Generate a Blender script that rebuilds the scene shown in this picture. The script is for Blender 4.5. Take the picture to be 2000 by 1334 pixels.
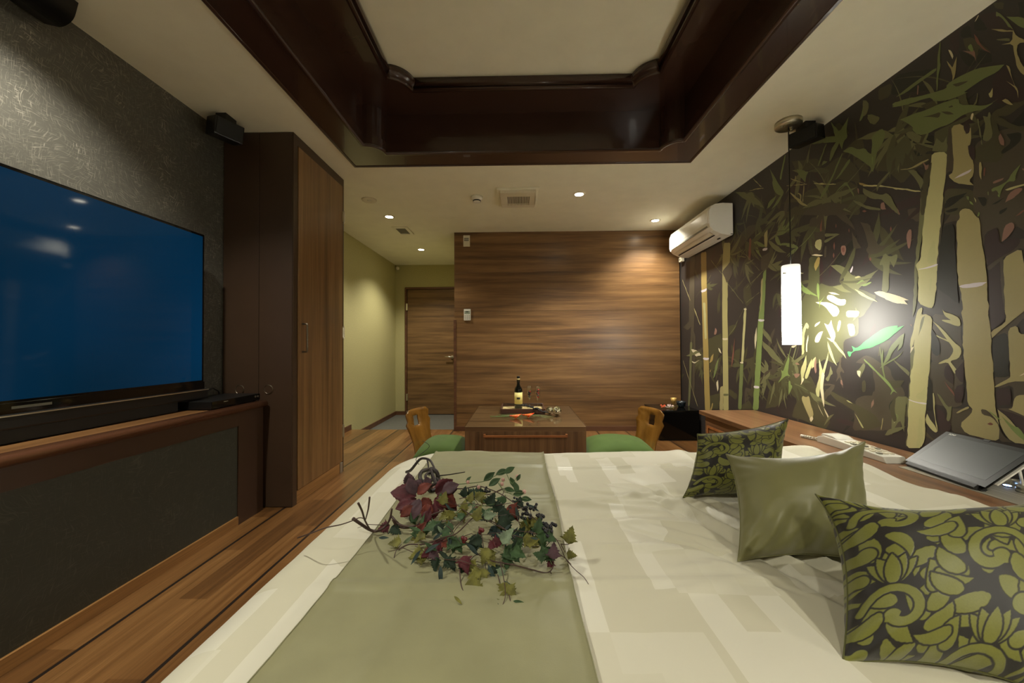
import bpy, bmesh, math, random
import numpy as np
from mathutils import Vector, Matrix, noise
PI = math.pi
for o in list(bpy.data.objects): bpy.data.objects.remove(o)
SC = bpy.context.scene; COL = SC.collection

# ---------------------------------------------------------------- camera
cam = bpy.data.cameras.new('camera'); co = bpy.data.objects.new('camera', cam); COL.objects.link(co)
cam.sensor_width = 36; cam.lens = 730/2000*36; cam.clip_start = .02
co.matrix_world = Matrix.Translation((0,0,.98)) @ Matrix.Rotation(.01855,4,'Z') @ Matrix.Rotation(PI/2+.01426,4,'X') @ Matrix.Rotation(-.00535,4,'Z')
SC.camera = co
# ---------------------------------------------------------------- world, exposure
SC.view_settings.view_transform = 'Standard'; SC.view_settings.look = 'None'
SC.view_settings.gamma = 1; SC.view_settings.use_curve_mapping = False
SC.view_settings.exposure = 0.88
wd = bpy.data.worlds.new('world'); SC.world = wd; wd.use_nodes = True
wd.node_tree.nodes['Background'].inputs[0].default_value = (.5,.48,.4,1)
wd.node_tree.nodes['Background'].inputs[1].default_value = 0.0
LIGHT_COL = (1,.95,.82)
DOWN = [(-1.33,3.81),(-1.34,5.11),(.54,3.30),(1.47,4.02),(-1.44,1.22),(-1.42,-.55),(0,-1.1),(1.5,-.35)]  # last three are unseen, added behind the camera to brighten the room
PEND = 32
DOWN_W = [38,24,66,28,24,11,22,20]

# ---------------------------------------------------------------- helpers
def lin(c, g=1.0):
    o = []
    for v in c[:3]:
        v = v/255.
        o.append(min(.95, g*(v/12.92 if v <= .04045 else ((v+.055)/1.055)**2.4)))
    return (*o, 1)
class N:
    def __init__(s, name):
        s.m = bpy.data.materials.new(name); s.m.use_nodes = True
        s.t = s.m.node_tree; s.b = s.t.nodes['Principled BSDF']; s.out = s.t.nodes['Material Output']
    def n(s, typ, **kw):
        x = s.t.nodes.new(typ)
        for k, v in kw.items():
            if k.startswith('i_'):
                key = k[2:]; x.inputs[int(key) if key.isdigit() else key.replace('_',' ')].default_value = v
            else: setattr(x, k, v)
        return x
    def l(s, a, b): s.t.links.new(a, b)
    def coord(s, scale=(1,1,1), kind='Object', rot=(0,0,0), loc=(0,0,0)):
        tc = s.n('ShaderNodeTexCoord'); mp = s.n('ShaderNodeMapping')
        mp.inputs['Scale'].default_value = scale; mp.inputs['Rotation'].default_value = rot; mp.inputs['Location'].default_value = loc
        s.l(tc.outputs[kind], mp.inputs[0]); return mp.outputs[0]
    def noise(s, vec, scale, detail=4, rough=.55, dist=0):
        x = s.n('ShaderNodeTexNoise'); s.l(vec, x.inputs['Vector'])
        x.inputs['Scale'].default_value = scale; x.inputs['Detail'].default_value = detail
        x.inputs['Roughness'].default_value = rough; x.inputs['Distortion'].default_value = dist
        return x.outputs['Fac']
    def ramp(s, fac, *stops, mode='LINEAR'):
        r = s.n('ShaderNodeValToRGB'); cr = r.color_ramp; cr.interpolation = mode
        while len(cr.elements) < len(stops): cr.elements.new(.5)
        for e, (p, c) in zip(cr.elements, stops): e.position = p; e.color = c if len(c) == 4 else (*c,1)
        s.l(fac, r.inputs[0]); return r.outputs[0]
    def mix(s, fac, a, b, blend='MIX'):
        m = s.n('ShaderNodeMix', data_type='RGBA', blend_type=blend)
        for idx, v in ((0,fac),(6,a),(7,b)):
            if hasattr(v,'is_output'): s.l(v, m.inputs[idx])
            else: m.inputs[idx].default_value = v
        return m.outputs[2]
    def math(s, op, a, b=None):
        m = s.n('ShaderNodeMath', operation=op)
        for i, v in ((0,a),(1,b)):
            if v is None: continue
            if hasattr(v,'is_output'): s.l(v, m.inputs[i])
            else: m.inputs[i].default_value = v
        return m.outputs[0]
    def bump(s, h, strength=.2, dist=.01):
        b = s.n('ShaderNodeBump'); b.inputs['Strength'].default_value = strength; b.inputs['Distance'].default_value = dist
        s.l(h, b.inputs['Height']); s.l(b.outputs[0], s.b.inputs['Normal'])
    def set(s, **kw):
        for k, v in kw.items():
            k = {'base':'Base Color','rough':'Roughness','metal':'Metallic','emit':'Emission Color','estr':'Emission Strength','trans':'Transmission Weight','spec':'Specular IOR Level','coat':'Coat Weight','sheen':'Sheen Weight','sub':'Subsurface Weight','ior':'IOR','aniso':'Anisotropic','alpha':'Alpha','crough':'Coat Roughness'}[k]
            if hasattr(v,'is_output'): s.l(v, s.b.inputs[k])
            else: s.b.inputs[k].default_value = v
        return s
def plain(name, rgb, rough=.5, metal=0, g=1.0, var=.12, vs=6, bump=0, **kw):
    m = N(name); c = lin(rgb, g); v = m.coord()
    f = m.noise(v, vs, 3)
    col = m.ramp(f, (.3, tuple(x*(1-var) for x in c[:3])), (.7, tuple(min(1,x*(1+var)) for x in c[:3])))
    m.set(base=col, rough=rough, metal=metal, **kw)
    if bump: m.bump(m.noise(m.coord(), 60, 4), bump, .002)
    return m.m
def wood(name, cols, axis='X', rough=.35, across=22, along=.9, coat=0, g=1.0, fine=.25, bump=.05):
    m = N(name); sc = [across]*3; sc['XYZ'.index(axis)] = along
    v = m.coord(tuple(sc)); f = m.noise(v, 1, 5, .6, .3)
    a, b, c = [lin(x, g) for x in cols]
    col = m.ramp(f, (.3,a),(.5,b),(.72,c))
    sc2 = [260]*3; sc2['XYZ'.index(axis)] = 4
    f2 = m.noise(m.coord(tuple(sc2)), 1, 2, .5)
    dk = m.ramp(f2, (.35,(1-fine,)*3),(.6,(1,1,1)))
    col = m.mix(1.0, col, dk, 'MULTIPLY')
    m.set(base=col, rough=rough, coat=coat, crough=.1); 
    if bump: m.bump(f2, bump, .001)
    return m.m
class MB:
    """collects shapes in world coordinates, builds ONE mesh object"""
    def __init__(s): s.v = []; s.f = []; s.mi = []; s.sm = []
    def add(s, vs, fs, mi=0, smooth=False):
        b = len(s.v); s.v += [tuple(p) for p in vs]
        for f in fs: s.f.append(tuple(b+i for i in f)); s.mi.append(mi); s.sm.append(smooth)
        return s
    def box(s, x0,x1,y0,y1,z0,z1, mi=0, M=None):
        vs = [(x,y,z) for z in (z0,z1) for x,y in ((x0,y0),(x1,y0),(x1,y1),(x0,y1))]
        if M: vs = [tuple(M@Vector(p)) for p in vs]
        return s.add(vs, [(3,2,1,0),(4,5,6,7),(0,1,5,4),(1,2,6,5),(2,3,7,6),(3,0,4,7)], mi)
    def lathe(s, prof, c, n=24, mi=0, M=None, smooth=True, caps=True):
        vs=[]; fs=[]
        for r,z in prof:
            for i in range(n):
                a=2*PI*i/n; p=Vector((r*math.cos(a), r*math.sin(a), z))
                if M: p = M@p
                vs.append((p.x+c[0],p.y+c[1],p.z+c[2]))
        for j in range(len(prof)-1):
            for i in range(n):
                k=(i+1)%n; fs.append((j*n+i,j*n+k,(j+1)*n+k,(j+1)*n+i))
        if caps: fs.append(tuple(reversed(range(n)))); fs.append(tuple((len(prof)-1)*n+i for i in range(n)))
        return s.add(vs, fs, mi, smooth)
    def cyl(s, c, r, h, n=24, mi=0, M=None): return s.lathe([(r,0),(r,h)], c, n, mi, M, False)
    def tube(s, pts, r, n=8, mi=0, closed=False):
        pts=[Vector(p) for p in pts]; vs=[]; fs=[]; m=len(pts); up=Vector((0,0,1)); prev=None
        for i,p in enumerate(pts):
            a=pts[i-1] if i or closed else p; b=pts[(i+1)%m] if i<m-1 or closed else p
            d=(b-a).normalized()
            if prev is None:
                x=d.cross(up)
                if x.length<.05: x=d.cross(Vector((1,0,0)))
            else: x=prev-d*prev.dot(d)
            x.normalize(); prev=x; y=d.cross(x); rr=r[i] if isinstance(r,(list,tuple)) else r
            for k in range(n):
                a2=2*PI*k/n; vs.append(p+(x*math.cos(a2)+y*math.sin(a2))*rr)
        for i in range(m if closed else m-1):
            for k in range(n):
                q=(k+1)%n; j=(i+1)%m; fs.append((i*n+k,i*n+q,j*n+q,j*n+k))
        if not closed: fs.append(tuple(reversed(range(n)))); fs.append(tuple((m-1)*n+k for k in range(n)))
        return s.add(vs, fs, mi, True)
    def ball(s, c, r, n=10, mi=0, sc=(1,1,1)):
        prof=[(max(1e-5,math.sin(PI*i/n))*r, -math.cos(PI*i/n)*r*sc[2]) for i in range(n+1)]
        M=Matrix.Diagonal((sc[0],sc[1],1,1)); return s.lathe(prof, c, n+2, mi, M)
    def prism(s, prof, y0, y1, plane='XZ', mi=0, smooth=False):
        """extrude a 2D profile along the missing axis"""
        def P(a,b,t): return {'XZ':(a,t,b),'YZ':(t,a,b),'XY':(a,b,t)}[plane]
        n=len(prof); vs=[P(a,b,y0) for a,b in prof]+[P(a,b,y1) for a,b in prof]
        s.add(vs, [(i,(i+1)%n,n+(i+1)%n,n+i) for i in range(n)], mi, smooth)
        return s.add(vs, [tuple(reversed(range(n))), tuple(range(n,2*n))], mi)
    def build(s, name, mats, parent=None, bevel=0, loc=None, recalc=True):
        if not isinstance(mats,(list,tuple)): mats=[mats]
        org = Vector((0,0,0)); q=parent
        while q is not None: org = org+q.location; q=q.parent
        if parent is None:
            if loc is None:
                a=np.array(s.v); loc=((a[:,0].min()+a[:,0].max())/2,(a[:,1].min()+a[:,1].max())/2,a[:,2].min())
            org = Vector(loc)
        me=bpy.data.meshes.new(name); me.from_pydata([tuple(Vector(p)-org) for p in s.v],[],s.f)
        for m in mats: me.materials.append(m)
        me.polygons.foreach_set('material_index', s.mi); me.polygons.foreach_set('use_smooth', s.sm); me.update()
        if recalc:
            bm=bmesh.new(); bm.from_mesh(me); bmesh.ops.remove_doubles(bm, verts=bm.verts, dist=1e-6); bmesh.ops.recalc_face_normals(bm, faces=bm.faces)
            if bevel: bmesh.ops.bevel(bm, geom=[e for e in bm.edges if len(e.link_faces)==2 and e.calc_face_angle(0)>.6], offset=bevel, segments=2, affect='EDGES', profile=.6, clamp_overlap=True)
            bm.to_mesh(me); bm.free()
        o=bpy.data.objects.new(name, me); COL.objects.link(o)
        if parent is None: o.location=org
        else: o.parent=parent
        return o
def box(name, m, x0,x1,y0,y1,z0,z1, parent=None, bevel=0): return MB().box(x0,x1,y0,y1,z0,z1).build(name,m,parent,bevel)
def thing(name, label, cat, loc, group=None):
    o=bpy.data.objects.new(name,None); COL.objects.link(o); o.location=loc; o.empty_display_size=.05
    o['label']=label; o['category']=cat
    if group: o['group']=group
    return o
def tag(o, label, cat, group=None):
    o['label']=label; o['category']=cat
    if group: o['group']=group
    return o
def struct(o): o['kind']='structure'; return o
def copy_tree(o, parent=None):
    c=o.copy(); COL.objects.link(c); c.parent=parent
    for ch in list(o.children): copy_tree(ch, c)
    return c

# ---------------------------------------------------------------- materials
M_ceil = plain('ceiling_paper',(226,223,202),.85,g=1.12,var=.03,bump=.15)
WCOL=((82,58,36),(122,90,56),(152,116,74))
M_woodwall = wood('wall_veneer', WCOL,'X',.33,across=14,along=.7)
M_door = wood('door_veneer',((86,62,38),(120,90,56),(144,110,70)),'X',.38,across=16,along=.9)
M_wdoor = wood('wardrobe_veneer',((100,72,44),(134,100,62),(158,122,80)),'Z',.28,across=18,along=.5,coat=.2)
M_table = wood('table_veneer',((80,58,40),(116,86,58),(142,110,76)),'Z',.3,across=20,along=.6)
M_tabletop = wood('tabletop_veneer',((84,60,40),(118,88,58),(142,110,76)),'X',.3,across=18,along=.6)
M_counter = wood('counter_veneer',((100,68,44),(130,92,62),(152,112,76)),'Y',.3,across=26,along=.9)
M_ledgetop = wood('ledge_veneer',((100,68,40),(130,92,54),(152,112,70)),'Y',.35,across=26,along=.9)
M_edge = wood('light_edge_veneer',((140,84,44),(170,106,58),(190,126,72)),'X',.4)
M_base = wood('baseboard_veneer',((126,88,48),(158,114,64),(176,130,78)),'Y',.45)
M_based = wood('dark_baseboard_veneer',((78,50,34),(98,64,42),(112,76,50)),'X',.45)
M_brown = plain('dark_brown_panel',(72,52,40),.33,var=.06,g=.9)
M_brownd = plain('deep_brown_panel',(74,56,42),.38,var=.06,g=.8)
M_coffer = plain('coffer_lacquer',(66,45,37),.24,var=.08,g=.9,coat=.3)
M_chrome = plain('brushed_nickel',(214,210,196),.3,1,var=.05)
M_steel = None
M_dim = plain('dim_metal',(120,112,96),.4,1,var=.05)
M_black = plain('black_plastic',(20,20,20),.35,var=.1)
M_blackgloss = plain('black_gloss',(9,9,8),.06,var=.1)
M_blackmat = plain('black_matt',(26,27,26),.6,var=.1)
M_white = plain('white_plastic',(232,230,218),.3,var=.02)
M_offwhite = plain('off_white_plastic',(222,214,190),.45,var=.03)
M_grey = plain('grey_label',(130,128,112),.5,var=.03)
M_dark = plain('dark_slot',(12,12,12),.7,var=.03)
def glass(name, tint, ior=1.5):
    m=N(name); tr=m.n('ShaderNodeBsdfTransparent'); tr.inputs[0].default_value=(*tint,1); gl=m.n('ShaderNodeBsdfGlossy'); gl.inputs['Roughness'].default_value=.02
    lw=m.n('ShaderNodeLayerWeight'); fr=m.math('ADD',m.math('MULTIPLY',m.math('POWER',lw.outputs['Facing'],3.5),.7),.045*(ior-1)*2); mx=m.n('ShaderNodeMixShader'); m.l(fr,mx.inputs[0]); m.l(tr.outputs[0],mx.inputs[1]); m.l(gl.outputs[0],mx.inputs[2]); m.l(mx.outputs[0],m.out.inputs[0]); return m.m
M_glass = glass('clear_glass',(.97,.98,.97),1.6)
M_tableglass = glass('table_glass',(.93,.95,.93),1.5)
def m_floor():
    m=N('floor_boards'); tc=m.n('ShaderNodeTexCoord'); sp=m.n('ShaderNodeSeparateXYZ'); m.l(tc.outputs['Object'],sp.inputs[0])
    px=m.math('FRACT',m.math('DIVIDE',m.math('ADD',sp.outputs[0],1.485+3.3),.3335))
    line=m.math('LESS_THAN',px,.042)
    bi=m.math('FLOOR',m.math('DIVIDE',m.math('ADD',sp.outputs[0],1.485+3.3),.3335/3))
    yy=m.math('ADD',m.math('DIVIDE',sp.outputs[1],.95),m.math('MULTIPLY',bi,.37))
    yi=m.math('FLOOR',yy); cb=m.n('ShaderNodeCombineXYZ'); m.l(bi,cb.inputs[0]); m.l(yi,cb.inputs[1])
    wn=m.n('ShaderNodeTexWhiteNoise'); m.l(cb.outputs[0],wn.inputs['Vector'])
    f=m.noise(m.coord((34,1.2,1)),1,5,.6,.4)
    add=m.math('ADD',m.math('MULTIPLY',f,.75),m.math('MULTIPLY',wn.outputs['Value'],.3))
    col=m.ramp(add,(.25,lin((76,50,26))),(.5,lin((112,76,40))),(.8,lin((146,106,62))))
    f2=m.noise(m.coord((300,5,1)),1,2)
    col=m.mix(1.0,col,m.ramp(f2,(.35,(.72,)*3),(.6,(1,)*3)),'MULTIPLY')
    col=m.mix(line,col,lin((34,26,20)))
    m.set(base=col,rough=.3,coat=.15,crough=.2); m.bump(f2,.05,.001); return m.m
M_floor=m_floor()
def m_swirl(name,c0,c1,rough=.42,metal=.35):
    m=N(name); v=m.coord((1,1,1))
    nz=m.n('ShaderNodeTexNoise'); m.l(v,nz.inputs['Vector']); nz.inputs['Scale'].default_value=3.5; nz.inputs['Detail'].default_value=2
    vm=m.n('ShaderNodeVectorMath',operation='MULTIPLY_ADD'); m.l(nz.outputs['Color'],vm.inputs[0]); vm.inputs[1].default_value=(.22,.22,.22); m.l(v,vm.inputs[2])
    a=m.n('ShaderNodeMapping'); m.l(vm.outputs[0],a.inputs[0]); a.inputs['Scale'].default_value=(1,260,26); a.inputs['Rotation'].default_value=(.7,0,0)
    f1=m.noise(a.outputs[0],1,2,.6)
    b=m.n('ShaderNodeMapping'); m.l(vm.outputs[0],b.inputs[0]); b.inputs['Scale'].default_value=(1,30,280); b.inputs['Rotation'].default_value=(.3,0,0)
    f2=m.noise(b.outputs[0],1,2,.6)
    mx=m.math('MAXIMUM',f1,f2)
    patch=m.ramp(m.noise(v,7,2),(.5,(0,0,0)),(.75,(1,1,1)))
    hi=m.ramp(mx,(.56,(0,0,0)),(.72,(1,1,1)))
    fac=m.math('MULTIPLY',hi,m.math('ADD',m.math('MULTIPLY',patch,.6),.3))
    m.set(base=m.mix(fac,lin(c0),lin(c1)),rough=rough,metal=metal); m.bump(mx,.35,.002); return m.m
M_swirl=m_swirl('metallic_swirl_paper',(94,92,84),(190,184,168))
M_swirlp=m_swirl('dark_swirl_panel',(60,62,54),(96,96,84),.5,.15)
def m_paper(name,c):
    m=N(name); f=m.noise(m.coord((1,1,1)),90,4,.7); a=lin(c,.9); b=lin(c,1.1)
    m.set(base=m.ramp(f,(.35,a),(.65,b)),rough=.8); m.bump(f,.25,.002); return m.m
M_green=m_paper('green_woven_paper',(176,168,118))
M_tile=plain('entry_tile',(98,98,92),.5,var=.1,vs=30,bump=.2)
def m_steel():
    m=N('brushed_steel'); f=m.noise(m.coord((300,6,6)),1,3)
    m.set(base=m.ramp(f,(.3,lin((176,172,158))),(.7,lin((216,212,198)))),metal=.85,rough=.5,aniso=.5); m.bump(f,.05,.0005); return m.m
M_steel=m_steel()
def cloth(name,c,rough=.5,sheen=.3,weave=500,g=1.0,spec=.4):
    m=N(name); v=m.coord(); f=m.noise(v,8,3); w=m.noise(m.coord((weave,weave,weave)),1,1)
    a=lin(c,g); col=m.ramp(f,(.3,tuple(x*.92 for x in a[:3])),(.7,tuple(min(1,x*1.07) for x in a[:3])))
    m.set(base=col,rough=rough,sheen=sheen,spec=spec); m.bump(w,.12,.0008); return m.m
M_runner=cloth('olive_satin_runner',(142,140,104),.42,.2)
M_plainc=cloth('olive_satin_cushion',(122,120,76),.46,.2)
M_greenc=cloth('green_seat_cloth',(76,100,42),.75,.1,g=.85,spec=.2)

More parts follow.
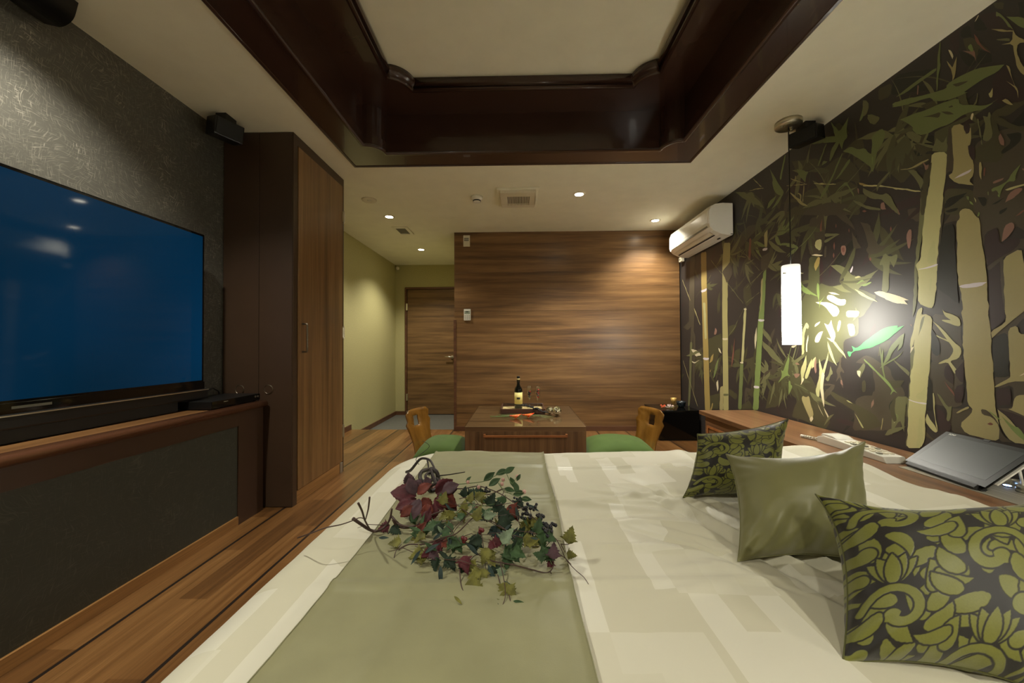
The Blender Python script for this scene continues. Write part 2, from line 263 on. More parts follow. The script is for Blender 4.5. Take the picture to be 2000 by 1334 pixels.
# mural shapes: colour key, then y,z pairs in millimetres on the wall
NBG=57
MURAL=(
"B1682,1513,1639,1567,1567,1559,1406,1484,1408,1389,1447,1433,1493,1371,1494,1442,1538,1429,1546,1326,1553,1478,1633,1513;O1680,1644,1405,1531,1406,1491,1473,1537,1513,1509,1592,1550,1639,1567,1681,1554;B1537,1328,1532,1293,1482,1314,1441,1336,1428,1340,1410,1294,1412,1192,1419,1262,1426,1332,1408,1362,1427,1377,1493,1364;B1746,905,1616,919,1618,815,1654,797,1620,728,1660,704,1736,711,1764,667,1756,846;B1733,1121,1621,1102,1624,924,1636,910,1690,879,1746,905;B1676,701,1583,716,1590,697,1637,639,1615,603,1670,599;B1520,854,1468,858,1419,842,1422,695,1509,728,1467,735,1460,769,1462,826,1514,804;B1524,1008,1471,1027,1464,1056,1415,1081,1414,1116,1438,1103,1480,1044;B2126,882,2033,876,2014,765,2021,711,2085,703,2131,676,2152,497,1988,533,1893,555,1866,668,1864,758,1925,816,1933,862,1981,884,2032,916,2069,925;O2621,747,2456,785,2383,664,2302,519,2345,457,2478,478,2627,486,2573,614,2633,644;O2347,714,2209,676,2081,633,2017,609,1978,555,2094,513,2126,605,2260,653;O2749,816,2533,890,2455,809,2537,717,2660,628,2775,532,2900,498,2854,644,2771,734;B2434,1797,2359,1789,2317,1802,2320,1633,2350,1550,2439,1560,2460,1662;B2416,1910,2302,1853,2276,1787,2331,1773,2417,1845;n2447,1550,2365,1542,2366,1461,2373,1154,2527,1166,2525,1248,2458,1373;n2368,1369,2285,1333,2158,1333,2134,1381,2089,1337,2112,1300,1994,1237,2082,1131,2373,1154;o2283,1460,2230,1454,2175,1421,2140,1372,2077,1350,1982,1375,2051,1315,2089,1301,2113,1274,2196,1286,2272,1330,2207,1331,2188,1370,2244,1424;n2526,1234,2103,1189,2106,1036,2202,1007,2203,922,2255,866,2336,896,2409,859,2486,843,2531,976;O1994,1979,1772,1862,1714,1847,1737,1817,1794,1814,1855,1766,1927,1864,1996,1901;O1968,1990,1953,2020,1859,1987,1775,1923,1721,1876,1760,1858,1860,1946;D1964,1978,1860,1949,1772,1882,1768,1862,1974,1968;D1928,2058,1833,2004,1767,1944,1720,1934,1705,1909,1728,1884,1791,1936,1909,2015;O1673,1666,1588,1630,1530,1572,1532,1500,1679,1552;B1563,1806,1485,1815,1400,1789,1407,1456,1568,1513,1573,1604;O1560,1790,1491,1796,1464,1738,1"
"482,1690,1534,1716,1564,1731;D1463,1788,1421,1774,1421,1743,1443,1727,1478,1717,1481,1733,1448,1750;D1466,1810,1399,1854,1401,1776,1420,1798;D1607,2032,1578,2008,1575,1975,1605,1990;D1670,1620,1592,1616,1632,1589,1671,1576;D1422,2264,1392,2243,1393,2181,1416,2204;D1600,2318,1570,2310,1565,2253,1604,2281;D1555,2315,1538,2314,1515,2248,1517,2240,1556,2270;D1611,2232,1552,2165,1550,2131,1573,2131,1599,2180;D1549,2187,1503,2139,1501,2101,1548,2122;D1880,2320,1781,2272,1709,2226,1760,2193,1697,2118,1768,2166,1903,2238;M1538,2320,1482,2287,1436,2189,1436,2157,1512,2242;M1640,2323,1606,2323,1610,2247,1617,2216,1648,2277;M1500,2042,1458,2048,1430,1943,1398,1930,1427,1861,1501,1942;O1494,2328,1461,2304,1464,2277,1487,2301;O1595,2270,1565,2253,1519,2172,1503,2139,1543,2186,1550,2149,1581,2198;O2585,2243,2367,2155,2336,2087,2495,2130,2555,2170;O2483,1996,2345,1964,2164,1925,2090,1855,2083,1695,2562,1865;O3301,2339,3017,2213,2894,2083,2857,1969,3041,2127,3189,2256;M2604,2135,2452,2077,2412,1993,2498,1974,2606,2041;O2342,2069,2206,2084,2129,2015,2088,1948,2080,1869,2221,1961,2319,1953;B4161,1410,4054,1525,4025,1333,4097,1197,4204,1154,4316,1192,4166,1249;O3753,1047,3508,1096,3486,988,3565,878,3620,765,3704,731,3785,901;O3385,1157,3249,1162,3317,1089,3387,1066;O3298,936,3211,961,3236,812,3302,783;O3150,937,3109,974,3131,889,3172,851;O3158,1462,3077,1497,3042,1338,3121,1299,3160,1377;O3153,1645,3073,1663,3018,1546,3096,1524,3134,1580;B3275,1901,3066,1960,2919,1912,3068,1865,3234,1788,3349,1661,3423,1517,3469,1646;B2925,1664,2819,1682,2822,1562,2927,1562;O3398,594,3264,559,3287,505,3400,542;O3738,484,3547,536,3577,381,3741,354;O3202,481,3099,532,3043,470,3224,438;B4111,1980,4009,1955,4046,1178,4084,1022,4136,1023,4093,1339,4161,1410;o4143,1023,4088,1022,4127,576,4173,315,4216,308,4175,636;B4064,1148,4015,1084,4046,553,4077,393,4108,515;k3068,1853,3040,1845,3057,1672,3088,1679;S3874,1937,3765,1924,3763,1558,3746,859,3728,342,3830,325,3852,855,3872,1545,3875,1651;Y3847,1422,3796,1415"
",3782,1048,3817,1048;W3884,1549,3769,1558,3763,1540,3799,1526,3872,1527;W3859,858,3740,862,3740,844,3799,834,3853,841;t3443,1922,3339,1893,3352,1727,3389,1538,3396,1355,3403,397,3491,382,3486,1365,3471,1768;B3479,1661,3347,1726,3304,1614,3399,1540;w3489,1050,3401,1048,3402,1034,3445,1030,3489,1036;o3487,537,3404,548,3405,528,3487,517;T3541,592,3485,611,3495,384,3557,374;Y3154,1266,3125,1300,3122,1251,3172,839,3204,838;g3218,832,3172,834,3207,440,3258,432;w3153,1291,3117,1287,3118,1272,3154,1276;w3218,842,3172,844,3173,829,3218,830;L2899,1545,2865,1560,2884,1341,2901,1186,2966,654,2984,473,3055,461,3032,647,2972,1169,2931,1370;T2929,1483,2907,1502,2922,1323,2942,1235;W2971,1186,2897,1180,2898,1168,2936,1164,2968,1173;W3039,658,2966,661,2973,642,3036,639;W2902,1726,2845,1719,2855,1700,2906,1709;T2886,1834,2845,1854,2851,1723,2881,1732;B2321,1588,2307,1584,2314,1518,2329,1522;Y2392,1642,2348,1641,2343,1605,2357,1566,2400,1603;S2379,1534,2358,1529,2366,1484,2396,1450,2410,1488;w2427,1557,2394,1558,2336,1535,2358,1534;k2353,1729,2337,1764,2342,1685,2358,1690;o1950,1454,1922,1424,1884,1433,1885,1406,1904,1368,1922,1405,1926,1359,1933,1248,1969,1253,1956,1394,1981,1395;B2082,1656,2028,1628,1979,1495,1921,1489,1980,1457,2037,1466,2052,1495,2036,1511,2056,1596;B2316,1842,2229,1803,2186,1744,2128,1660,2114,1620,2151,1663,2218,1728,2262,1788;B2135,1621,2085,1524,2079,1512,2125,1519,2130,1557;B2204,1777,2149,1775,2198,1764,2317,1768,2324,1779;o2319,1667,2214,1629,2321,1605,2327,1624,2253,1630,2320,1644;o2125,1795,2026,1721,1965,1688,1965,1677,2037,1710,2103,1765;K1965,1715,1945,1714,1945,1691,1936,1673,1965,1681;o1989,1770,1916,1740,1871,1640,1899,1650,1945,1714;K1898,1664,1880,1657,1867,1622,1894,1643;K2209,1558,2178,1554,2172,1526,2185,1495,2204,1508;k2203,1545,2184,1546,2182,1518,2197,1517;k2260,1571,2253,1594,2248,1568,2254,1545;k2243,1687,2238,1700,2234,1684,2239,1672;k2156,1633,2152,1645,2149,1630,2152,1619;k2265,1517,2258,1532,2252,1514,2259,1499;k2035,1441,2026,1451,201"
"9,1437,2027,1427;k1919,1566,1914,1578,1909,1563,1915,1550;k2070,1712,2056,1714,2043,1702,2056,1700;o1771,1681,1739,1668,1757,1589,1771,1474,1785,1382,1802,1351,1790,1314,1801,1167,1819,1110,1806,1343,1781,1555;Y1743,1670,1680,1644,1688,1565,1698,1461,1708,1343,1713,1240,1726,1159,1738,1143,1793,1175,1790,1318,1798,1346,1800,1359,1777,1380,1768,1507,1757,1589;y1724,1452,1715,1445,1715,1349,1753,1353,1744,1407;y1739,1287,1730,1277,1736,1227,1746,1225;W1790,1335,1754,1336,1707,1345,1708,1335,1742,1330,1786,1332;B1680,1619,1678,1553,1694,1451,1704,1346,1711,1340,1697,1485;Y1721,1851,1661,1824,1668,1725,1681,1616,1690,1556,1756,1580,1740,1682,1726,1803;O1771,1704,1740,1690,1758,1580,1774,1586;O1754,1778,1722,1809,1740,1690,1767,1702;B1661,1824,1654,1929,1645,1924,1638,1824,1640,1728,1657,1736,1668,1725;T1643,1927,1603,1915,1591,1860,1574,1882,1575,1813,1588,1805,1567,1732,1568,1679,1585,1663,1569,1637,1631,1672,1661,1718,1640,1724,1640,1832;W1637,1695,1613,1704,1574,1707,1581,1696,1610,1693;M1596,1911,1577,1899,1578,1865,1587,1859,1600,1889;M1585,1811,1563,1795,1561,1744,1570,1738,1583,1771;T1633,1505,1619,1516,1622,1545,1605,1555,1580,1541,1564,1505,1552,1493,1548,1409,1537,1324,1532,1226,1531,1088,1617,1094,1616,1147,1625,1222,1631,1243,1633,1346;W1628,1227,1618,1233,1566,1234,1533,1230,1554,1215,1612,1217;T1618,1138,1532,1129,1525,1042,1520,854,1516,727,1504,658,1505,599,1615,603,1637,639,1586,707,1607,730,1614,865,1619,1001;T1525,1032,1480,1061,1476,1090,1480,1123,1414,1116,1461,1068,1500,1028,1521,1004;T1471,1040,1445,1051,1440,1018,1415,1017,1418,842,1465,838,1514,808,1517,814,1471,850,1468,858,1472,957;T1460,769,1450,787,1419,793,1420,739,1424,726,1420,707,1476,730,1464,736;T1482,1314,1428,1340,1424,1297,1412,1192,1413,1124,1454,1081,1478,1083,1482,1203;B1535,1293,1488,1312,1480,1314,1481,1084,1489,1084,1491,1298,1526,1273;D1682,1505,1643,1501,1634,1267,1633,1156,1702,1222,1717,1241,1694,1443;M1535,1424,1496,1443,1491,1367,1454,1385,1430,1375,1433,1355,1455,1333,1"
"482,1325,1529,1292,1531,1326,1537,1339;M1526,1273,1491,1304,1489,1204,1481,1084,1530,1087;M1529,1128,1482,1124,1478,1073,1520,1036,1525,1042;D1522,999,1484,1026,1473,1015,1471,866,1477,853,1517,850,1519,914;M1511,800,1468,815,1470,747,1505,739,1513,762;K1475,1438,1455,1446,1447,1436,1446,1418,1467,1389,1484,1378;K1841,1508,1828,1535,1815,1531,1816,1487,1825,1441,1834,1447;k1442,1464,1420,1481,1414,1477,1431,1465;K1470,1529,1459,1550,1437,1544,1446,1534;K1899,1668,1879,1647,1868,1620,1892,1643;K1948,1715,1939,1683,1949,1675;L1595,1601,1585,1597,1587,1582,1593,1589;L1585,1578,1576,1570,1571,1555,1582,1565;Y1569,1587,1562,1573,1563,1562;L1560,1503,1555,1521,1550,1515,1554,1503;L1493,1567,1486,1564,1488,1554,1492,1560;D1557,1582,1527,1570,1530,1538,1542,1539;D1490,1501,1465,1506,1468,1496,1488,1485;D1513,1535,1472,1548,1495,1532;D1674,1568,1625,1566,1629,1555,1660,1555;D1673,1608,1598,1606,1652,1584,1676,1577;Y1807,1097,1769,1126,1733,1104,1739,1033,1746,905,1762,756,1766,706,1774,620,1776,535,1795,495,1859,478,1849,610,1845,710,1832,851,1815,954;o1830,969,1812,969,1822,872,1834,850,1842,715,1849,725,1859,483,1862,483,1854,615,1837,829;y1815,724,1805,751,1785,758,1771,785,1763,726;y1797,643,1783,623,1789,577,1780,564,1795,495,1815,490,1803,589;W1847,717,1810,709,1763,711,1766,702,1810,704,1842,712;Y1832,1000,1818,1041,1797,1142,1778,1155,1773,1144,1803,1066,1789,1045,1809,1015,1830,954;w1833,938,1830,964,1815,972,1820,959;Y1799,1020,1788,1100,1778,1125,1774,1114,1782,1075;o1779,1105,1765,1114,1775,1069,1795,1020;Y1693,1136,1681,1121,1660,1114,1629,1093,1625,1061,1637,1057,1694,1084,1696,1091,1661,1086,1685,1107;Y1733,1087,1687,1041,1650,988,1627,969,1624,946,1636,919,1668,908,1656,890,1637,863,1649,849,1665,880,1677,903,1711,892,1713,897,1689,912,1672,918,1655,946,1655,965,1687,1017;Y1737,1033,1671,998,1671,990,1739,1026;Y1774,625,1764,662,1721,592,1730,581,1747,591;Y1732,672,1721,588,1729,615,1737,686,1740,759,1733,760;o1722,761,1709,753,1680,705,1664,712,1673,645,1688"
",642,1681,686,1701,716;k1691,817,1655,774,1653,756,1675,786;K1830,1078,1823,1075,1825,1067;D1738,1053,1705,988,1705,940,1719,926,1740,945;M1690,879,1673,894,1653,839,1658,806,1691,831;M1650,798,1619,806,1619,774,1628,732,1655,728;D1754,836,1739,808,1737,681,1769,671,1762,746;M1728,697,1693,679,1686,643,1669,646,1670,599,1716,593;M1653,862,1637,882,1617,910,1618,819,1634,822;B1674,631,1661,638,1641,629,1642,610,1654,607,1661,624;T1650,687,1605,722,1601,713,1621,701,1644,683;o1966,515,1949,547,1910,566,1860,582,1889,555,1949,517;D1941,679,1907,722,1914,630,1941,647;o1907,722,1844,730,1872,611,1910,588,1914,651;w1918,586,1909,636,1893,628,1904,605;O1955,798,1863,806,1890,762,1950,766;o1919,910,1837,850,1842,829,1904,889;B1563,717,1540,715,1510,678,1494,622,1463,605,1508,598,1504,658,1526,691,1558,694;M1511,728,1421,703,1422,640,1435,645,1477,701;T1509,724,1477,697,1447,654,1422,608,1469,604,1500,654;L1538,715,1523,705,1498,684,1506,683,1530,704;L1498,701,1480,683,1462,667,1446,666,1422,620,1422,612,1450,633,1471,657;k1543,660,1532,669,1522,662,1532,656;w1443,860,1417,884,1417,878,1431,865;G2178,941,2166,944,2149,939,2137,949,2148,975,2119,960,2068,1000,2003,1043,1953,1069,1910,1076,1887,1075,1892,1066,1858,1073,1888,1048,1954,998,2031,965,2108,949,2131,947,2152,933,2155,918,2167,912;g1972,870,1956,908,1931,970,1884,1020,1858,1037,1867,974,1894,947,1884,984,1922,937,1932,909;g1987,970,1982,970,1976,927,1970,956,1965,951,1967,870,1956,800,1963,804,1977,869;L2075,905,2033,872,1968,813,1953,805,1898,738,1917,748,1931,727,1933,732,1923,752,1973,803,2033,857,2075,895;g1987,857,1972,875,1923,905,1885,929,1860,956,1886,920,1933,890;L2752,709,2712,766,2721,805,2702,793,2654,886,2616,976,2612,976,2645,899,2636,887,2656,783,2630,765,2666,769,2713,739;L2648,732,2631,734,2631,708,2614,703,2618,684,2651,635;w2616,976,2564,982,2590,964,2612,964;o2921,1013,2826,963,2710,864,2692,839,2749,856,2838,901;o2764,1037,2745,997,2690,931,2663,886,2709,924,2755,990;o2919,1105,2824,1039,2815,990"
",2845,1032,2898,1062;B2961,703,2893,780,2769,822,2800,786,2928,706,2962,675;o2619,874,2573,976,2565,976,2592,901,2610,862;o2610,862,2500,927,2500,903,2602,837;y2524,915,2513,1074,2479,1133,2456,1107,2465,1084,2480,1097,2497,1049,2500,927;w2488,940,2482,1000,2465,1048,2462,1024,2475,976,2474,934;w2411,1099,2403,1116,2366,1128,2374,1114,2407,1096;w2413,999,2405,1034,2375,1062,2346,1066,2369,1016,2384,996;W2401,1022,2375,1056,2353,1059,2376,1010,2398,999;w2335,1115,2304,1099,2283,1131,2277,1097,2252,1041,2272,992,2319,1026,2285,1017,2305,1059;W2304,1087,2283,1109,2258,1041,2272,1014;y2279,1003,2259,1003,2228,964,2197,933,2185,901,2203,922,2253,970;y2313,1004,2293,964,2268,898,2249,858,2275,882,2301,931,2313,970;w2400,1252,2371,1251,2287,1235,2235,1205,2223,1171,2263,1145,2289,1172,2329,1220;w2307,1285,2273,1281,2222,1247,2178,1244,2185,1210,2229,1212,2287,1244,2314,1264;w2300,1301,2260,1295,2221,1274,2273,1284;w2275,1208,2235,1203,2223,1175,2250,1145,2269,1174;L2531,1366,2490,1366,2429,1320,2377,1284,2399,1292,2444,1311,2475,1315,2523,1352;L2522,1402,2459,1331,2444,1305,2475,1321,2522,1383;L2383,1372,2369,1358,2371,1248,2388,1303,2389,1349;L2371,1254,2356,1258,2328,1283,2364,1242,2372,1208;y2124,1294,2079,1269,1990,1205,2036,1223,2090,1255;w2009,1259,1974,1261,1855,1205,1856,1176,1926,1205,1994,1242;w1957,1251,1910,1235,1834,1195,1856,1196,1839,1174,1901,1188,1958,1218;L2112,1320,2077,1340,2061,1322,2075,1329,2106,1317;L2089,1309,2062,1312,2024,1318,2024,1310,2062,1297;y2122,1358,2099,1364,2083,1353,2117,1351;W2148,1389,2151,1400,2133,1425,2130,1417,2139,1392;y2175,1102,2128,1099,2123,1037,2159,1027,2170,1070;o2120,1191,2104,1159,2116,1129,2139,1115,2121,1160;y2180,1178,2092,1169,2104,1133,2180,1139;y2231,1127,2212,1120,2225,1073,2239,1057,2245,1079;y2455,809,2438,881,2408,906,2401,871,2409,824,2424,846,2455,809;y2529,718,2535,816,2484,916,2482,843,2511,769;y2503,763,2470,844,2438,893,2439,846,2480,759;y2412,695,2381,779,2378,895,2351,816,2375,711,2384,652,2405,661;y23"
"75,734,2344,850,2307,942,2311,897,2337,817,2353,759;w2349,597,2369,666,2375,734,2359,815,2338,805,2353,725,2345,612;K2410,800,2424,846,2404,906,2401,813;w2537,714,2519,768,2503,757,2528,724;T2531,620,2522,646,2490,638,2466,653,2452,595,2430,546,2439,509,2454,488,2469,515,2500,564;w2466,504,2446,525,2431,511,2454,482;w2399,615,2350,537,2385,583;w2349,594,2309,540,2316,527,2343,573;o2344,499,2315,549,2275,568,2316,521,2352,480;B2229,910,2216,911,2224,857,2199,826,2206,815,2218,830,2231,813,2213,777,2207,729,2220,739,2231,791,2258,762,2244,801,2256,828,2236,856;o2295,853,2276,810,2297,797,2311,757,2338,771,2310,796;o2099,853,2076,884,2065,865,2100,797,2122,836,2110,842;w2119,837,2093,838,2102,802,2116,816;O2089,783,2067,790,2068,725,2090,722;K2037,670,2024,691,2021,667,2038,642;K2594,787,2544,791,2544,778,2578,754,2595,775;K2584,860,2559,864,2542,849,2576,848;K2225,776,2216,777,2210,745,2226,754;y2190,662,2178,664,2149,650,2172,652;g1914,637,1891,628,1910,592,1917,591;O1942,665,1903,731,1914,651,1901,603,1920,590;T1977,602,1972,599,1983,539,1988,538;y2138,598,2083,527,2094,525;o2962,675,2927,721,2905,765,2904,694;o2857,533,2812,676,2791,719,2791,651;o2756,528,2734,631,2714,673,2714,607;o2671,529,2706,608,2687,650,2686,585;K3639,1087,3611,1156,3579,1126,3599,1086;w4121,943,4002,935,3892,884,4004,866,4070,896,4104,927;w4107,816,4039,803,3909,839,4039,791,4100,801;w3563,960,3532,947,3508,906,3551,925;g3664,663,3620,793,3552,871,3581,767,3636,680;S3730,809,3700,874,3649,904,3668,833;w3017,1055,2991,1124,2990,1031,3013,950,3020,1009;k3345,858,3291,1050,3311,884,3347,780;w3586,545,3611,626,3575,657,3567,575;o2920,1120,2833,1050,2834,1006,2912,1063;o2922,1019,2836,930,2837,908,2923,973;o2947,678,2929,714,2839,788,2840,755;T4037,1389,3905,1201,3912,1193,4038,1366;T4316,1745,4124,1478,4131,1476,4316,1732;T4322,816,3985,344,3992,343,4322,801;o4249,868,4003,928,3907,914,4140,863;S3726,730,3697,753,3715,716;S3727,345,3683,428,3670,415,3699,350;o3399,1550,3161,1338,3161,1330,3399,1"
"542;o3676,1820,3470,1637,3470,1629,3676,1811;o3212,1824,2945,1569,2945,1562,3212,1816;o3141,1305,3293,1143,3294,1135,3141,1298;o3120,1339,2949,1398,2949,1392,3120,1332;o3117,1459,2927,1543,2928,1536,3117,1452;o3387,1070,3271,1155,3271,1147,3387,1062;o3235,1754,3111,1712,3111,1705,3235,1747;o3767,1607,3680,1677,3680,1669,3768,1598;g2811,2305,2757,2216,2697,2116,2663,2065,2681,2043,2733,2076,2768,2122,2785,2185,2776,2200;g2846,2013,2826,2057,2742,2073,2761,2044,2817,2015;g2799,1989,2707,2053,2672,2051,2726,2005;L2706,2175,2695,2212,2649,2323,2641,2316,2677,2210,2689,2162;g2540,2169,2437,2103,2459,2086,2467,2045,2525,2122;T2556,2130,2548,2127,2550,2099,2557,2102;g2413,2271,2338,2268,2233,2218,2261,2321,2203,2226,2140,2277,2158,2205,2148,2165,2176,2157,2188,2114,2205,2162,2266,2089,2278,2090,2264,2154,2228,2180,2301,2215;g2183,2101,2133,2104,2086,2060,2045,2047,2026,2010,1999,1986,2000,1893,2018,1933,2057,1979,2107,2033,2139,2068;g2353,1888,2339,1920,2262,1990,2189,2094,2183,2091,2250,1984,2320,1901;g2238,1959,2185,2004,2140,2040,2135,2018,2174,1989,2221,1961;g2246,1871,2222,1896,2164,1921,2117,1828,2117,1809,2165,1901,2210,1896;g2368,2103,2301,2210,2291,2205,2355,2101;T2637,2099,2453,2030,2453,2026,2638,2096;Y2397,2011,2233,1934,2233,1929,2397,2006;S2085,1876,2002,1823,2002,1817,2080,1860;T2482,2035,2475,2031,2488,1925,2496,1928;T3083,2244,2973,2221,2882,2188,2882,2182,2974,2215;T3014,2321,2911,2215,2901,2204,2921,2213;T2596,2131,2467,2039,2468,2035,2596,2125;T2614,2045,2574,2011,2449,1882,2500,1907,2575,1994;T2536,2001,2513,1980,2514,1946,2506,1949,2502,1981,2528,2003;o3250,2310,3129,2259,2975,2148,2895,2057,2875,2024,2915,2052,3040,2140,3154,2220;g2335,2092,2322,2117,2291,2096,2303,2092;o2207,1781,2199,1882,2194,1880,2201,1779;g2078,2210,2056,2257,2050,2300,2016,2277,2031,2251,2062,2210;g2027,2216,1994,2200,1995,2146,2018,2169;o2457,2168,2434,2245,2424,2239,2443,2161;K2095,1848,2085,1843,2086,1811,2093,1828;B2486,1863,2283,1845,2151,1774,2207,1771,2135,1714,2486,1838"
";Y2061,1851,1982,1819,1851,1744,1771,1699,1772,1693,1864,1743,1982,1810,2061,1844;g2016,1916,2009,2011,2003,2047,2008,2089,1951,2101,1932,2066,1943,2024,1978,1995,1996,1906,2009,1898;L2007,1981,2000,1977,2003,1939,2008,1941;o2032,2203,2010,2210,1960,2164,1965,2148,1991,2139,2011,2166;o2051,2311,2030,2297,2017,2259,2031,2223,2053,2221;g1860,2088,1789,2075,1737,2059,1687,2053,1614,2032,1611,1999,1529,1942,1500,1934,1530,1927,1592,1951,1650,1939,1697,1950,1735,1947,1774,1961,1803,2004,1798,2015;O1757,2038,1722,2024,1681,2015,1689,1991,1718,2014;O1681,2015,1649,1995,1632,1972,1660,1988;O1652,2017,1638,2016,1635,2006,1649,2011;g1897,2176,1856,2168,1787,2149,1716,2114,1581,2033,1624,2039,1687,2069,1702,2075,1732,2116,1788,2127,1847,2148,1888,2168;g1657,2120,1613,2121,1548,2109,1499,2082,1463,2060,1484,2047,1532,2052,1581,2045,1614,2039,1659,2050,1698,2072,1712,2101,1895,2177,1891,2192,1814,2165,1711,2120,1658,2102;O1635,2104,1580,2080,1589,2077,1620,2082;g1876,2211,1821,2219,1774,2223,1695,2224,1696,2208,1767,2206,1829,2200;g1697,2118,1694,2207,1680,2326,1676,2323,1681,2243,1678,2218,1689,2181,1692,2122;T1655,2223,1634,2177,1617,2212,1625,2134,1635,2119,1634,2148;K1596,2220,1566,2193,1555,2191,1551,2139,1558,2169;L1580,2223,1566,2228,1558,2190,1566,2190;k1556,2259,1527,2179,1503,2136,1527,2169,1551,2220;g1484,2286,1469,2262,1436,2177,1438,2175,1474,2260,1485,2266;g1454,2239,1411,2200,1394,2165,1394,2138,1417,2167,1435,2202;T1501,2231,1436,2170,1436,2166,1471,2194;T1436,2173,1427,2140,1395,2094,1395,2091,1423,2111,1428,2080,1415,2024,1397,1983,1397,1961,1424,2006,1435,2085,1437,2119,1471,2144,1439,2128;T1458,2054,1448,2040,1437,1964,1426,1937,1426,1902,1430,1940,1459,1993,1435,1956,1449,2018;T1473,1926,1460,1926,1441,1888,1456,1900;Y1514,1981,1509,1981,1500,1995,1501,1959,1509,1961;O1964,2315,1893,2296,1903,2234,1965,2249;K1779,2158,1775,2199,1769,2195,1774,2154;w1553,2305,1541,2323,1538,2320,1547,2307;K1410,2190,1393,2179,1393,2173;w1648,2266,1638,2255,1629,2225,1633,2213"
",1642,2243;o1565,1966,1553,1983,1550,2009,1547,2003,1552,1965;o1486,2177,1446,2150,1446,2137,1481,2169;o1535,1817,1525,1860,1533,1903,1518,1890,1515,1906,1509,1903,1503,1803,1520,1791,1535,1806;o1552,1903,1547,1900,1537,1788,1541,1791;K1487,1790,1480,1801,1469,1769,1470,1748,1481,1758;Y1470,1576,1451,1579,1404,1574,1405,1569,1430,1570,1462,1569;K1471,1527,1459,1558,1435,1569,1417,1559,1436,1541;g1512,1598,1483,1600,1461,1608,1450,1631,1423,1654,1439,1620,1440,1595,1461,1605,1478,1587,1487,1555,1495,1587,1510,1584;T1549,1723,1541,1719,1543,1648,1550,1671;k1534,1693,1528,1690,1532,1658,1536,1661;K1506,1625,1472,1624,1478,1616,1506,1614;K1421,1635,1403,1627,1404,1617,1418,1627;T1472,1922,1461,1926,1442,1889,1450,1894;w1575,1917,1570,1937,1562,1932,1569,1908;o1721,1859,1701,1907,1676,1868,1661,1893,1659,1827,1677,1830,1714,1855;o1791,1936,1713,1880,1677,1844,1681,1838,1736,1884;T1862,1842,1819,1826,1737,1832,1733,1825,1802,1818,1858,1838;K1750,1784,1753,1808,1761,1828,1757,1826,1745,1804,1734,1806,1738,1787;o1985,1818,1917,1859,1913,1848,1967,1810,1983,1783;o1827,1821,1794,1810,1755,1739,1771,1704,1787,1754;g1595,1602,1586,1598,1586,1583,1592,1587;o2061,1836,2019,1798,1958,1754,1929,1756,1897,1692,1871,1620,1912,1674,1944,1720,1969,1739,2014,1757,2062,1806;o1524,1592,1520,1590,1520,1575,1524,1577")
# ---------------------------------------------------------------- room shell
XL, XR, YB, ZC = -1.84, 1.87, 4.37, 2.33
NB = -1.5                                    # wall behind the camera
struct(MB().box(-2.12,XR+.1,NB-.1,4.45,-.2,0).build('floor',M_floor,loc=(0,0,0)))
struct(MB().box(-2.12,-.70,4.45,6.2,-.25,-.12).build('floor_entry',M_tile,loc=(-1.4,5.2,-.25)))
struct(MB().box(XL-.3,XL,NB,2.30,0,ZC).build('wall_left',M_swirl,loc=(XL,0,0)))
struct(MB().box(-2.12,-2.02,2.30,6.2,-.2,ZC).build('wall_entry_left',M_green,loc=(-2.02,4,0)))
struct(MB().box(-2.02,-1.86,6.08,6.2,-.2,ZC).box(-1.86,-.99,6.08,6.2,1.96,ZC).box(-.99,-.70,6.08,6.2,-.2,ZC).build('wall_entry_back',M_green,loc=(-1.4,6.08,0)))
b=MB()
z0=0.055; zs=[.055,.50,.95,1.40,1.85,ZC]
for i in range(5): b.box(-.755,XR,YB,YB+.1,zs[i]+(.001 if i else 0),zs[i+1]-.0008)
struct(b.build('wall_back',M_woodwall,loc=(0,YB,0)))
struct(MB().box(-.753,-.66,YB+.1,6.08,-.2,ZC).box(-.753,XR,YB+.02,YB+.12,0,ZC).build('wall_entry_right',M_green,loc=(-.7,5,0)))
M_beige=plain('beige_paper',(170,158,124),.8,g=.9,var=.03)
struct(box('wall_front',M_beige,-2.1,XR+.1,NB-.1,NB,0,ZC))
# baseboards and trims
struct(box('baseboard_back',M_based,-.755,XR,YB-.012,YB+.02,0,.055,bevel=.002))
struct(MB().box(-2.02,-2.008,2.97,4.45,0,.06).build('baseboard_left',M_based))
struct(MB().box(-2.02,-2.006,4.45,6.08,-.12,-.06).box(-2.006,-1.862,6.068,6.08,-.12,-.06).build('baseboard_entry',M_based))
struct(MB().box(-.765,-.735,YB-.008,YB+.11,0,1.30).build('trim_1',M_based,bevel=.002))
# ---- ceiling with an opening for the coffer
cx0,cx1,cy0,cy1=-1.21,1.26,-.62,2.735
b=MB(); T=.12
b.box(-2.12,cx0,NB,6.2,ZC,ZC+T); b.box(cx1,XR+.1,NB,6.2,ZC,ZC+T); b.box(cx0,cx1,cy1,6.2,ZC,ZC+T); b.box(cx0,cx1,NB,cy0,ZC,ZC+T)
struct(b.build('ceiling',M_ceil,loc=(0,0,ZC)))
def eared(x0,x1,y0,y1,r,n=10):
    """rectangle whose corners are scooped inwards by a quarter circle"""
    p=[]
    for (cx,cy,a0) in ((x0,y0,90),(x1,y0,180),(x1,y1,270),(x0,y1,0)):
        for i in range(n+1):
            a=math.radians(a0-90*i/n); p.append((cx+r*math.cos(a),cy+r*math.sin(a)))
    return p
